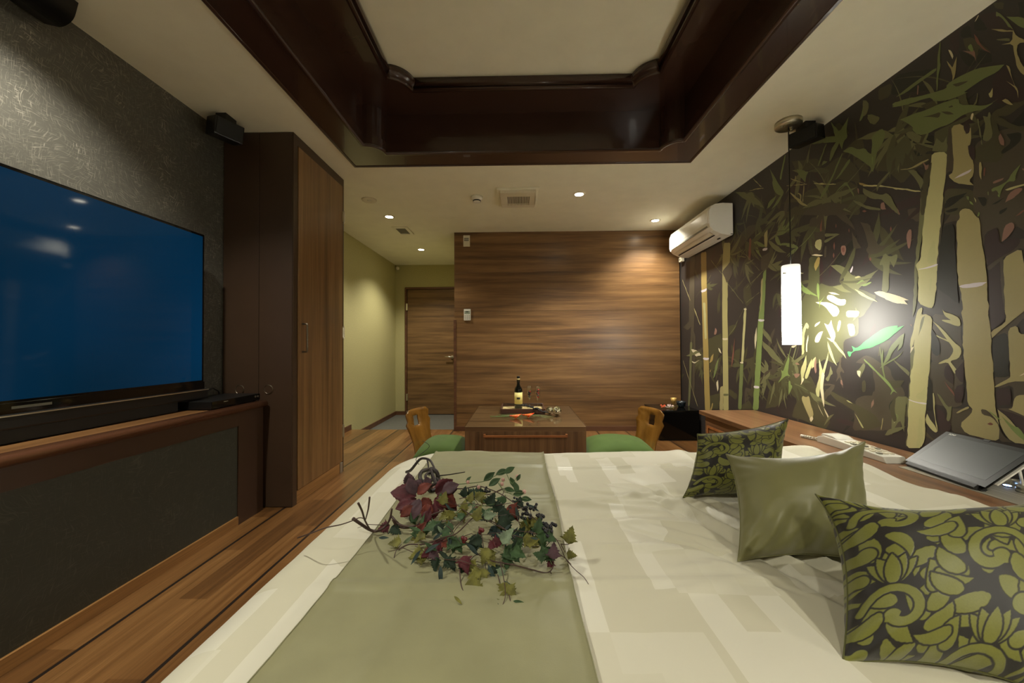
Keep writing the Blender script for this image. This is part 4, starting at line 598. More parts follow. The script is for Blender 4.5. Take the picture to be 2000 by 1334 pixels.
MB().lathe([(.0159,.288),(.0163,.288),(.0163,.302),(.0159,.302)],(bx,by,bz),24).build('neck_band',plain('band',(196,178,120),.5),t)
def flute(x,y,label):
    t=thing('champagne_flute',label,'glass',(x,y,TH+.010),'champagne flutes in the tray')
    o=[(.026,0),(.026,.003),(.004,.008),(.0032,.07),(.006,.078),(.017,.10),(.025,.13),(.027,.165),(.0235,.222)]
    i=[(.0228,.222),(.0262,.165),(.0242,.13),(.016,.102),(.003,.086)]
    MB().lathe(o+i,(x,y,TH+.010),24).build('glass',M_glass,t)
    return t
Mb1=plain('red_berry',(168,30,36),.25,var=.2); Mb2=plain('dark_berry',(24,22,30),.3,var=.2); Mb3=plain('deep_leaf',(32,44,28),.5)
random.seed(5)
for x,y,top,lb,cs in ((.102,3.80,.165,'champagne flute with dark berries, beside the wine bottle',(2,1,1,0,2,1,1,1,0)),(.186,3.77,.185,'champagne flute heaped with red berries, farther from the bottle',(0,0,1,0,1,0,0,1,0))):
    flute(x,y,lb)
    for k,cc in enumerate(cs):
        z=TH+.010+.112+(top-.112)*k/8; rr=.009
        a=k*2.4; rad=.008 if k>1 else .003
        o=MB().ball((x+rad*math.cos(a),y+rad*math.sin(a),z),rr,8).build('berry',(Mb1,Mb2,Mb3)[cc])
        tag(o,('red','dark','green-black')[cc]+' berry inside the flute '+('beside the wine bottle' if x<.15 else 'farther from the bottle'),'berry','%s berries in the %s flute'%(('red','dark','leafy')[cc],'near' if x<.15 else 'far'))
# black dried branch hanging over the tray rim
t=thing('dried_branch','black dried flower branch draped over the front of the tray','branch',(.13,3.56,TH+.04))
MB().tube([(-.12,3.80,TH+.05),(.0,3.70,TH+.055),(.06,3.60,TH+.06),(.12,3.545,TH+.055),(.20,3.50,TH+.03),(.27,3.46,TH+.02)],.004,7).build('stem',M_blackmat,t)
Mfl=plain('black_petal',(22,20,20),.7,var=.4)
for k,(x,y,z) in enumerate(((.03,3.66,.062),(.06,3.62,.066),(.09,3.585,.064),(.12,3.55,.058),(.145,3.535,.045),(.165,3.52,.052),(.19,3.505,.036),(.23,3.48,.026))):
    b=MB(); 
    for q in range(5):
        a=q*1.26+k; b.ball((x+.010*math.cos(a),y+.008*math.sin(a),TH+z+.004*math.sin(a*2)),.010,6,0,(1,.8,.6))
    b.build('dried_flower',Mfl,t)
# silver shells
def shell(x,y,r,label,tilt):
    t=thing('silver_shell',label,'ornament',(x,y,TH),'silver shell ornaments on the table'); vs=[];fs=[];n=40;m=14
    Rm=Matrix.Rotation(tilt,3,'Y')@Matrix.Rotation(.5,3,'X')
    for j in range(m+1):
        th=PI*(.04+.70*j/m)
        for i in range(n):
            a=2*PI*i/n; rr=r*(1+.07*math.cos(8*a)*math.sin(th)); p=Rm@Vector((rr*math.sin(th)*math.cos(a),rr*math.sin(th)*math.sin(a),-rr*math.cos(th)))
            vs.append((x+p.x,y+p.y,TH+r*1.0+p.z))
    for j in range(m):
        for i in range(n): k=(i+1)%n; fs.append((j*n+i,j*n+k,(j+1)*n+k,(j+1)*n+i))
    zmin=min(v[2] for v in vs); vs=[(a,b_,c-zmin+TH) for a,b_,c in vs]
    MB().add(vs,fs,0,True).build('shell',plain('tarnished_silver',(214,210,192),.25,1,var=.25,vs=60),t)
shell(.285,3.50,.034,'smaller silver fluted shell touching the tray corner',-.5); shell(.345,3.44,.040,'larger silver fluted shell at the table right of the tray',.4)
bpy.data.objects['silver_shell.001']['label']='larger silver fluted shell, nearer the table edge'
# calla lilies
def calla(x,y,ang,label,K=1.35):
    t=thing('calla_lily',label,'flower',(x,y,TH),'orange calla lilies beside the tray'); vs=[];fs=[];n=16;m=8
    for j in range(m+1):
        s=j/m
        for i in range(n):
            a=2*PI*i/n; r=.004+.019*s**1.4; r*=K; L=K*(.062*s+(.022*s*s*math.cos(a))); p=Vector((L, r*math.sin(a), r*.75*math.cos(a)+.018))
            p=Matrix.Rotation(ang,3,'Z')@p; vs.append((x+p.x,y+p.y,TH+p.z+.004))
    for j in range(m):
        for i in range(n): k=(i+1)%n; fs.append((j*n+i,j*n+k,(j+1)*n+k,(j+1)*n+i))
    mm=N('calla_petal'); mm.set(base=mm.ramp(mm.noise(mm.coord((60,60,60)),1,1),(.35,lin((214,42,24))),(.62,lin((232,140,34)))),rough=.4)
    MB().add(vs,fs,0,True).build('spathe',mm.m,t)
    d=Matrix.Rotation(ang,3,'Z')@Vector((1,0,0))
    MB().tube([(x+d.x*.01,y+d.y*.01,TH+.022),(x+d.x*.05,y+d.y*.05,TH+.024)],.003,6).build('spadix',plain('spadix',(220,180,60),.5),t)
    MB().tube([(x,y,TH+.020),(x-d.x*.05,y-d.y*.05,TH+.012),(x-d.x*.12,y-d.y*.11,TH+.006),(x-d.x*.19,y-d.y*.16,TH+.006)],.004,7).build('stem',plain('calla_stem',(96,120,58),.4),t)
calla(-.085,3.31,-.35,'orange calla lily lying in front of the tray, nearer the table corner'); calla(.025,3.35,-.25,'orange calla lily lying in front of the tray, nearer the shells')
Mst=plain('green_straw',(104,112,60),.6,var=.3); random.seed(8)
t=thing('grass_bundle','loose bundle of thin green stems lying in front of the tray','stems',(.1,3.38,TH))
for k in range(9):
    y=3.30+k*.013; x=random.uniform(-.22,-.1); MB().tube([(x,y+.08,TH+.004),(.02,y+.03,TH+.01+.008*random.random()),(.16,y,TH+.012+.01*random.random()),(.27+random.uniform(-.04,.04),y-.015,TH+.004)],.0011,5).build('stem',Mst,t)

# ---------------------------------------------------------------- floor chairs and their cushions
def chair(x,y):
    t=thing('floor_chair','bent wooden legless floor chair','chair',(x,y,0),'legless chairs at the low table')
    n=30; pts=[]
    # side profile from seat front to back top, local +X = towards the table
    for i in range(n+1):
        s=i/n
        if s<.45: pts.append((.32-.36*s/.45,.022))
        else:
            q=(s-.45)/.55; pts.append((-.04-.06*math.sin(q*PI*.5)-.055*q,.022+.405*q**1.25))
    vs=[];fs=[];w=9
    def width(s): 
        if s<.45: return .20
        q=(s-.45)/.55; return .20-.055*math.sin(PI*min(1,q*1.25)) if q<.8 else .162+.02*math.sin((q-.8)/.2*PI/2)-.05*max(0,(q-.93)/.07)**2
    cols=[-1,-.75,-.5,-.22,0,.22,.5,.75,1]
    for k,off in enumerate((0,1)):
        for i,(px_,pz) in enumerate(pts):
            s=i/n; a=pts[max(0,i-1)]; b_=pts[min(n,i+1)]; tx,tz=b_[0]-a[0],b_[1]-a[1]; L=math.hypot(tx,tz); nx,nz=tz/L,-tx/L
            if nz>0: nx,nz=-nx,-nz
            for c_ in cols:
                cur=.03*c_*c_*(1 if s>.5 else 0)
                vs.append((x+px_-nx*(-off*.011)*1+cur, y+c_*width(s), pz+nz*(off*.011)*1+.0))
    W=len(cols); A=(n+1)*W; hole=set()
    for i in range(n):
        q=((i+.5)/n-.45)/.55
        for j in range(W-1):
            if .70<q<.86 and j in (3,4): continue
            for o in (0,A):
                f=(o+i*W+j,o+i*W+j+1,o+(i+1)*W+j+1,o+(i+1)*W+j); fs.append(f if o else f[::-1])
    fs2=set()
    from collections import Counter
    ed=Counter()
    for f in fs:
        if max(f)<A:
            for k in range(4):
                e=(f[k],f[(k+1)%4]); ed[e]+=1
    for e in list(ed):
        if (e[1],e[0]) not in ed: fs.append((e[1],e[0],e[0]+A,e[1]+A))
    M_ch=M_chair
    MB().add(vs,fs,0,True).build('shell',M_ch,t)
    return t
M_chair=wood('bent_beech',((104,70,24),(126,86,32),(142,100,40)),'Z',.25,across=14,along=1.5,fine=.08,coat=.3)
c1=chair(-.80,3.33); c1.rotation_euler=(0,0,-.30); c1['label']='bent wooden floor chair on the wardrobe side of the low table'
sh=c1.children[0]
for v in sh.data.vertices: pass
c2=copy_tree(c1); c2.location=(1.05,3.33,0); c2.rotation_euler=(0,0,PI+.30); c2['label']='bent wooden floor chair on the black cube side of the low table'
def floor_cushion(x,y,label,hx=.27,hy=.27,h=.15):
    n=36; vs=[];fs=[]
    for k in (0,1):
        for i in range(n+1):
            for j in range(n+1):
                u=2*i/n-1; v=2*j/n-1; f=max(0,(1-u*u)*(1-v*v))**.42
                pin=1-.07*(1-v*v)*abs(u)**2; pin2=1-.07*(1-u*u)*abs(v)**2
                wr_=.006*noise.noise(Vector((u*3+x*5,v*3,0)))*f
                z=.045+(h*.62*f+wr_ if k==0 else -(.018)*f)+.0
                vs.append((x+u*hx*pin,y+v*hy*pin2,z+(.0 if k else -.018*math.exp(-((u*.8)**2+(v*.8)**2)*5))))
    B=(n+1)**2
    for k in (0,B):
        for i in range(n):
            for j in range(n):
                f=(k+i*(n+1)+j,k+(i+1)*(n+1)+j,k+(i+1)*(n+1)+j+1,k+i*(n+1)+j+1); fs.append(f[::-1] if k else f)
    t=thing('seat_cushion',label,'cushion',(x,y,.025),'green seat cushions on the floor chairs')
    MB().add(vs,fs,0,True).build('cover',M_greenc,t); return t
k1=floor_cushion(-.665,3.32,'plump green seat cushion on the floor chair nearer the wardrobe',.225,.27,.25)
floor_cushion(.855,3.34,'plump green seat cushion on the floor chair nearer the black cube',.31,.27,.25)

# ---------------------------------------------------------------- black cube and what stands on it
CX0,CX1,CY0,CY1,CH=1.445,1.862,3.91,4.352,.312
t=thing('black_cube_table','glossy black cube side table in the corner below the mural','side table',(1.65,4.13,0))
MB().box(CX0,CX1,CY0,CY1,.012,CH-.012).build('body',M_blackgloss,t,bevel=.003); MB().box(CX0-.004,CX1,CY0-.004,CY1,CH-.012,CH).build('top',M_blackgloss,t,bevel=.003); MB().box(CX0+.01,CX1-.01,CY0+.01,CY1-.01,0,.012).build('plinth',M_blackmat,t)
gx,gy=1.70,4.16
t=thing('goblet','small pale golden flared goblet beside the dark bowl','goblet',(gx,gy,CH))
M_gold=plain('pale_gold',(204,166,92),.35,.3)
MB().lathe([(.014,.030),(.026,.062),(.031,.095),(.029,.095),(.022,.062),(.004,.034)],(gx,gy,CH),20).build('cup',M_gold,t); MB().lathe([(.016,0),(.016,.003),(.006,.008),(.0055,.028),(.014,.034),(.0,.034)],(gx,gy,CH),16).build('stem',M_gold,t)
gx,gy=1.765,4.12
tag(MB().lathe([(.02,0),(.03,.002),(.042,.02),(.049,.05),(.048,.062),(.044,.062),(.043,.05),(.036,.02),(.0,.012)],(gx,gy,CH),28).build('bowl',plain('dark_glaze',(26,34,40),.2)),'dark blue-black bowl standing on the glossy black cube','bowl')
random.seed(4)
def posy(x,y,c,label,n,r):
    t=thing('flower_cluster',label,'flowers',(x,y,CH),'small flower clusters on the black cube'); mm=plain('petal',c,.6,var=.25)
    for k in range(n):
        a=random.uniform(0,6.28); q=r*math.sqrt(random.random()); cx_,cy_,cz=x+q*math.cos(a)*1.2,y+q*math.sin(a),CH+.012+.028*random.random(); b=MB()
        for p in range(5): b.ball((cx_+.005*math.cos(p*1.257),cy_+.003*math.sin(p*1.257),cz+.003*math.sin(p*1.257)),.0048,5,0,(1,1,.7))
        b.build('blossom',mm,t)
    for k in range(5): MB().tube([(x,y,CH+.012),(x+random.uniform(-.04,.09),y+random.uniform(-.05,.05),CH+.02),(x+random.uniform(-.06,.10),y+random.uniform(-.06,.06),CH+random.uniform(.004,.05))],.0013,5).build('stem',Mst,t)
posy(1.525,4.03,(222,92,52),'small cluster of orange blossoms lying on the black cube',14,.026); posy(1.595,4.02,(222,196,190),'small cluster of pinkish white blossoms between orange ones and bowl',20,.036)

# ---------------------------------------------------------------- bedside counter
t=thing('headboard_counter','long low wooden counter along the mural wall behind the bed','counter',(1.65,.8,0))
HZ=.468; HX=1.43
MB().box(HX,XR-.003,NB+.02,3.01,HZ-.03,HZ).build('worktop',M_counter,t,bevel=.0015)
MB().box(HX+.02,HX+.035,NB+.02,2.95,.06,HZ-.03).box(HX+.035,XR-.003,2.93,2.95,0,HZ-.03).build('front',M_counter,t)
MB().box(HX+.012,HX+.02,2.30,2.90,.09,.37).build('drawer_front',M_counter,t,bevel=.001)
for a in ((HX+.006,HX+.012,2.30,2.90,.355,.37),(HX+.006,HX+.012,2.30,2.315,.10,.355),(HX+.006,HX+.012,2.885,2.90,.10,.355)): MB().box(*a).build('edge_strip',M_edge,t)
MB().box(HX+.05,XR-.01,NB+.03,2.9,0,.06).build('plinth',M_dark,t)
# steel control panel
t=thing('control_panel','brushed steel panel set into the counter beneath the tablet','panel',(1.72,1.4,HZ))
MB().box(1.582,1.862,.75,1.60,HZ,HZ+.003).build('plate',M_steel,t,bevel=.001)
for x,y in ((1.795,1.385),(1.735,1.325),(1.80,1.27)):
    kb=MB().lathe([(0,0),(.020,0),(.018,.018),(.016,.020),(0,.021)],(x,y,HZ+.003),26).build('knob',M_chrome,t)
me=N('blue_ring'); me.set(base=(.1,.2,.8,1),emit=(.25,.45,1,1),estr=9)
bt=MB().lathe([(0,0),(.011,0),(.011,.003),(0,.0035)],(1.745,1.378,HZ+.003),24).build('power_button',M_dark,t)
MB().lathe([(.0062,.003),(.0095,.003),(.0095,.0042),(.0062,.0042)],(1.745,1.378,HZ+.003),26).build('light_ring',me.m,bt)
# tablet leaning on a folding stand
A=Vector((1.640,1.630,HZ+.020)); B=Vector((1.597,1.320,HZ+.020)); 
ux=(B-A).normalized(); back=Vector((0,0,1)).cross(ux).normalized()
back=back if back.x>0 else -back
TWd=(B-A).length; up_=(back*.80+Vector((0,0,1))*.66).normalized(); nr=ux.cross(up_); nr=nr if nr.z>0 else -nr
def TP(u,v,w): return tuple(A+ux*u+up_*v+nr*w)
def slab(u0,u1,v0,v1,w0,w1): 
    b=MB(); b.add([TP(u,v,w) for w in (w0,w1) for u,v in ((u0,v0),(u1,v0),(u1,v1),(u0,v1))],[(3,2,1,0),(4,5,6,7),(0,1,5,4),(1,2,6,5),(2,3,7,6),(3,0,4,7)]); return b
t=thing('tablet','black tablet with dark reflective screen tilted up on the steel panel','tablet',tuple(A))
HT=.200
slab(0,TWd,0,HT,-.007,0).build('case',M_blackgloss,t,bevel=.002)
mt=N('tablet_screen'); mt.set(base=(.03,.036,.034,1),rough=.42,spec=.35)
slab(.022,TWd-.022,.028,HT-.018,0,.0006).build('screen',mt.m,t)
mbz=N('tablet_bezel'); mbz.set(base=(.016,.018,.017,1),rough=.4,spec=.3)
slab(.001,TWd-.001,.001,HT-.001,-.0002,.0003).build('bezel',mbz.m,t)
slab(TWd*.5-.011,TWd*.5+.011,HT-.006,HT+.003,-.002,.002).build('clip',M_black,t)
cu=bpy.data.curves.new('lettering','FONT'); cu.body='SONY'; cu.size=.0105; cu.extrude=.0001
cob=bpy.data.objects.new('lettering',cu); COL.objects.link(cob)
bpy.context.view_layer.update()
me_=bpy.data.meshes.new_from_object(cob.evaluated_get(bpy.context.evaluated_depsgraph_get())); bpy.data.objects.remove(cob)
b=MB(); b.add([TP(.022+v.co.x,HT-.0145+v.co.y,.0009+v.co.z) for v in me_.vertices],[tuple(p.vertices) for p in me_.polygons]); b.build('lettering',M_white,t)
t2=thing('tablet_stand','white folding stand behind the black tablet','stand',(1.75,1.45,HZ))
b=MB(); b.add([TP(u,v,w) for w in (-.013,-.008) for u,v in ((-.006,.03),(TWd+.006,.03),(TWd+.006,HT-.015),(-.006,HT-.015))],[(3,2,1,0),(4,5,6,7),(0,1,5,4),(1,2,6,5),(2,3,7,6),(3,0,4,7)]); b.build('back_plate',M_white,t2)
p0=Vector(TP(.03,HT*.75,-.013)); p1=Vector(TP(TWd-.03,HT*.75,-.013))
f0=Vector((min(1.855,p0.x+.03),p0.y,HZ+.006)); f1=Vector((min(1.855,p1.x+.02),p1.y,HZ+.006))
MB().tube([p0,f0],.004,8).build('strut',M_white,t2); MB().tube([p1,f1],.004,8).build('strut',M_white,t2)
slab(.01,TWd-.01,-.012,.006,-.020,-.008).build('foot',M_blackmat,t2)
slab(.02,TWd-.02,-.016,.0,-.010,.004).build('lip',M_blackmat,t2)
t=thing('white_box','pale flat box lying on the counter behind the tablet','box',(1.80,1.22,HZ))
MB().box(1.80,1.862,1.0,1.36,HZ+.003,HZ+.028).build('case',M_offwhite,t,bevel=.003)
# telephone
C0=Vector((1.625,2.00,HZ)); C1=Vector((1.63,1.66,HZ)); 
t=thing('telephone','white corded telephone lying on the wooden counter before the mural','telephone',(1.63,1.83,HZ))
def ph(v): return v
MB().prism([(2.02,HZ),(2.02,HZ+.030),(1.98,HZ+.042),(1.90,HZ+.040),(1.66,HZ+.026),(1.645,HZ)],1.578,1.672,'YZ').build('body',M_white,t,bevel=.004)
MB().prism([(2.00,HZ+.040),(1.99,HZ+.052),(1.93,HZ+.052),(1.90,HZ+.041)],1.582,1.668,'YZ').build('handset',M_white,t,bevel=.003)
for i in range(6):
    for j in range(3): MB().box(1.590+j*.026,1.607+j*.026,1.69+i*.032,1.706+i*.032,HZ+.026+i*.0019,HZ+.0325+i*.0019).build('key',M_grey if (i+j)%4==0 else M_offwhite,t)
pts=[]
for i in range(220):
    s=i/219; a=s*2*PI*20; base=Vector((1.60-.07*math.sin(s*PI),2.02+.085*math.sin(s*PI)*.0+.05*math.sin(s*PI),HZ+.009)) if False else Vector((1.60+.03*math.cos(PI*(.5+s))*1.2,2.02+.09*math.sin(PI*s),HZ+.010))
    pts.append(base+Vector((.006*math.cos(a),.003*math.sin(a*.0),.006*math.sin(a))))
MB().tube(pts,.0022,6).build('coiled_cord',M_white,t)
# floral spray data in metres
LEAVES=[[-0.316,1.144,0.525,0.074,172,"v","m"],[-0.315,1.128,0.535,0.05,118,"v","p"],[-0.304,1.108,0.545,0.045,35,"v","r"],[-0.312,1.129,0.525,0.054,235,"v","m"],[-0.296,1.1,0.535,0.048,270,"v","p"],[-0.294,1.134,0.525,0.046,300,"v","r"],[-0.256,1.138,0.535,0.058,50,"v","m"],[-0.256,1.154,0.525,0.059,12,"v","p"],[-0.248,1.119,0.535,0.061,-20,"v","r"],[-0.25,1.11,0.535,0.041,-60,"v","m"],[-0.285,1.179,0.535,0.036,110,"v","p"],[-0.244,1.024,0.535,0.035,250,"v","m"],[-0.275,1.041,0.545,0.039,255,"v","p"],[-0.308,1.205,0.525,0.045,150,"v","p"],[-0.32,1.106,0.525,0.045,205,"v","m"],[-0.357,1.205,0.525,0.045,100,"v","p"],[-0.233,1.122,0.545,0.049,30,"v","p"],[-0.226,1.125,0.525,0.046,-40,"v","m"],[-0.259,1.041,0.545,0.042,-80,"v","r"],[-0.238,1.041,0.545,0.039,-95,"v","m"],[-0.303,1.071,0.525,0.04,225,"v","r"],[-0.366,1.052,0.48,0.039,200,"i","m"],[-0.359,1.044,0.48,0.039,-40,"i","d"],[-0.305,0.963,0.48,0.036,190,"i","y"],[-0.313,0.958,0.47,0.036,262,"i","y"],[-0.285,1.032,0.5,0.031,130,"i","g"],[-0.169,1.122,0.53,0.034,80,"i","d"],[-0.157,1.123,0.53,0.049,20,"i","d"],[-0.143,1.162,0.53,0.043,-5,"i","d"],[-0.13,1.089,0.54,0.037,30,"i","y"],[-0.142,1.062,0.54,0.032,80,"i","y"],[-0.121,1.037,0.54,0.028,-60,"i","r"],[-0.116,1.095,0.53,0.033,10,"i","y"],[-0.183,1.013,0.54,0.038,250,"i","y"],[-0.19,1.012,0.53,0.034,220,"i","y"],[-0.168,1.004,0.52,0.031,30,"i","g"],[-0.148,1.005,0.54,0.031,90,"i","y"],[-0.108,0.926,0.55,0.041,75,"i","y"],[-0.157,1.021,0.54,0.038,-80,"i","y"],[-0.227,1.092,0.52,0.041,80,"i","y"],[-0.209,0.99,0.52,0.04,240,"i","g"],[-0.215,0.969,0.52,0.039,200,"i","g"],[-0.245,1.011,0.51,0.038,260,"i","g"],[-0.245,0.969,0.5,0.036,230,"i","y"],[-0.263,0.976,0.5,0.03,60,"i","r"],[-0.275,0.983,0.48,0.03,80,"i","g"],[-0.22,0.962,0.52,0.039,-30,"i","d"],[-0.168,0.948,0.53,0.035,210,"i","g"],[-0.175,0.929,0.52,0.038,240,"i","g"],[-0.177,0.907,0.51,0.04,-20,"i","g"],[-0.163,0.919,0.51,0.04,-60,"i","g"],[-0.149,0.925,0.51,0.038,250,"i","g"],[-0.204,0.918,0.51,0.037,-70,"i","m"],[-0.189,0.906,0.51,0.028,-30,"i","r"],[-0.204,0.891,0.5,0.036,210,"i","m"],[-0.211,0.885,0.5,0.033,-45,"i","p"],[-0.23,0.898,0.49,0.037,200,"i","y"],[-0.221,0.889,0.48,0.036,170,"i","y"],[-0.175,0.867,0.49,0.035,-30,"i","d"],[-0.167,0.872,0.49,0.033,-60,"i","d"],[-0.195,0.877,0.49,0.033,-90,"i","d"],[-0.243,0.902,0.47,0.028,170,"i","y"],[-0.087,1.014,0.55,0.041,60,"i","d"],[-0.074,1.014,0.55,0.045,-20,"i","d"],[-0.057,0.968,0.55,0.049,-10,"i","d"],[-0.05,0.954,0.55,0.045,-50,"i","d"],[-0.041,0.962,0.54,0.042,-70,"i","d"],[-0.068,0.976,0.54,0.04,200,"i","d"],[-0.029,0.998,0.56,0.044,-60,"i","r"],[-0.015,0.991,0.55,0.03,-75,"i","r"],[-0.037,1.047,0.55,0.032,170,"i","g"],[-0.005,0.998,0.55,0.034,80,"i","d"],[-0.075,0.984,0.51,0.04,-60,"i","t"],[-0.057,0.964,0.51,0.036,-20,"i","t"],[-0.025,0.978,0.5,0.04,-40,"i","t"],[-0.045,0.92,0.51,0.028,110,"i","t"],[-0.04,0.858,0.53,0.044,60,"i","l"],[-0.091,0.946,0.55,0.035,20,"i","l"],[-0.111,0.924,0.52,0.038,-80,"i","d"],[-0.09,0.9,0.52,0.037,200,"i","d"],[-0.121,0.907,0.51,0.037,-20,"i","d"],[-0.068,0.888,0.52,0.033,-10,"i","m"],[-0.059,0.888,0.52,0.027,230,"i","m"],[-0.073,0.879,0.51,0.039,-110,"i","y"],[-0.075,0.871,0.5,0.032,-60,"i","y"],[-0.068,0.892,0.5,0.03,-90,"i","y"],[-0.035,0.885,0.51,0.048,-50,"i","g"],[-0.023,0.874,0.51,0.041,-20,"i","g"],[-0.026,0.882,0.5,0.039,-100,"i","g"],[-0.008,0.885,0.51,0.033,60,"i","g"],[0.021,0.954,0.55,0.045,-80,"i","y"],[0.03,0.94,0.55,0.041,-50,"i","y"],[0.017,0.948,0.54,0.035,-110,"i","y"],[0.007,0.887,0.53,0.042,-15,"i","y"],[0.012,0.864,0.53,0.035,20,"i","y"],[0.04,0.885,0.54,0.039,80,"i","g"],[0.049,0.897,0.54,0.043,-80,"i","g"],[0.057,0.885,0.54,0.033,-30,"i","g"],[0.001,0.942,0.53,0.035,-60,"i","d"],[0.027,0.943,0.53,0.038,250,"i","d"],[0.051,0.882,0.5,0.036,-30,"i","g"],[0.058,0.856,0.5,0.032,160,"i","g"],[0.045,0.872,0.5,0.035,10,"i","g"],[0.06,0.886,0.51,0.03,-70,"i","d"],[0.075,0.851,0.5,0.037,85,"i","p"],[0.075,0.882,0.48,0.024,240,"i","m"],[0.118,0.917,0.5,0.044,75,"i","y"],[0.113,0.927,0.47,0.028,-10,"i","y"],[-0.13,0.865,0.5,0.041,-75,"i","m"],[-0.126,0.872,0.49,0.038,-100,"i","m"],[-0.116,0.862,0.49,0.032,-60,"i","y"],[-0.133,0.864,0.48,0.026,-80,"i","d"],[-0.087,0.84,0.48,0.034,-150,"i","y"],[-0.08,0.85,0.48,0.032,-100,"i","y"],[-0.119,0.807,0.47,0.055,-25,"i","y"],[-0.1,0.807,0.465,0.036,-50,"i","y"],[-0.127,0.819,0.465,0.033,-60,"i","g"],[-0.029,0.801,0.48,0.038,-100,"i","y"],[-0.026,0.792,0.48,0.03,-60,"i","y"],[-0.031,0.767,0.465,0.029,-120,"i","y"],[-0.033,0.75,0.462,0.025,-140,"i","d"],[-0.061,0.865,0.48,0.035,-80,"i","d"],[-0.043,0.855,0.48,0.026,-95,"i","l"],[-0.116,1.204,0.55,0.045,40,"o","g"],[-0.077,1.205,0.57,0.045,20,"o","g"],[-0.05,1.187,0.58,0.04,30,"o","g"],[-0.098,1.187,0.54,0.044,30,"o","g"],[-0.049,1.167,0.54,0.036,-10,"o","g"],[-0.02,1.092,0.55,0.037,20,"o","g"],[0.002,1.089,0.54,0.033,-15,"o","g"],[-0.013,1.11,0.58,0.034,-80,"o","g"],[-0.179,1.248,0.53,0.025,50,"o","g"],[-0.323,1.101,0.49,0.037,-60,"o","g"],[-0.009,1.12,0.58,0.023,60,"o","g"],[-0.03,1.182,0.57,0.036,-70,"o","g"]]
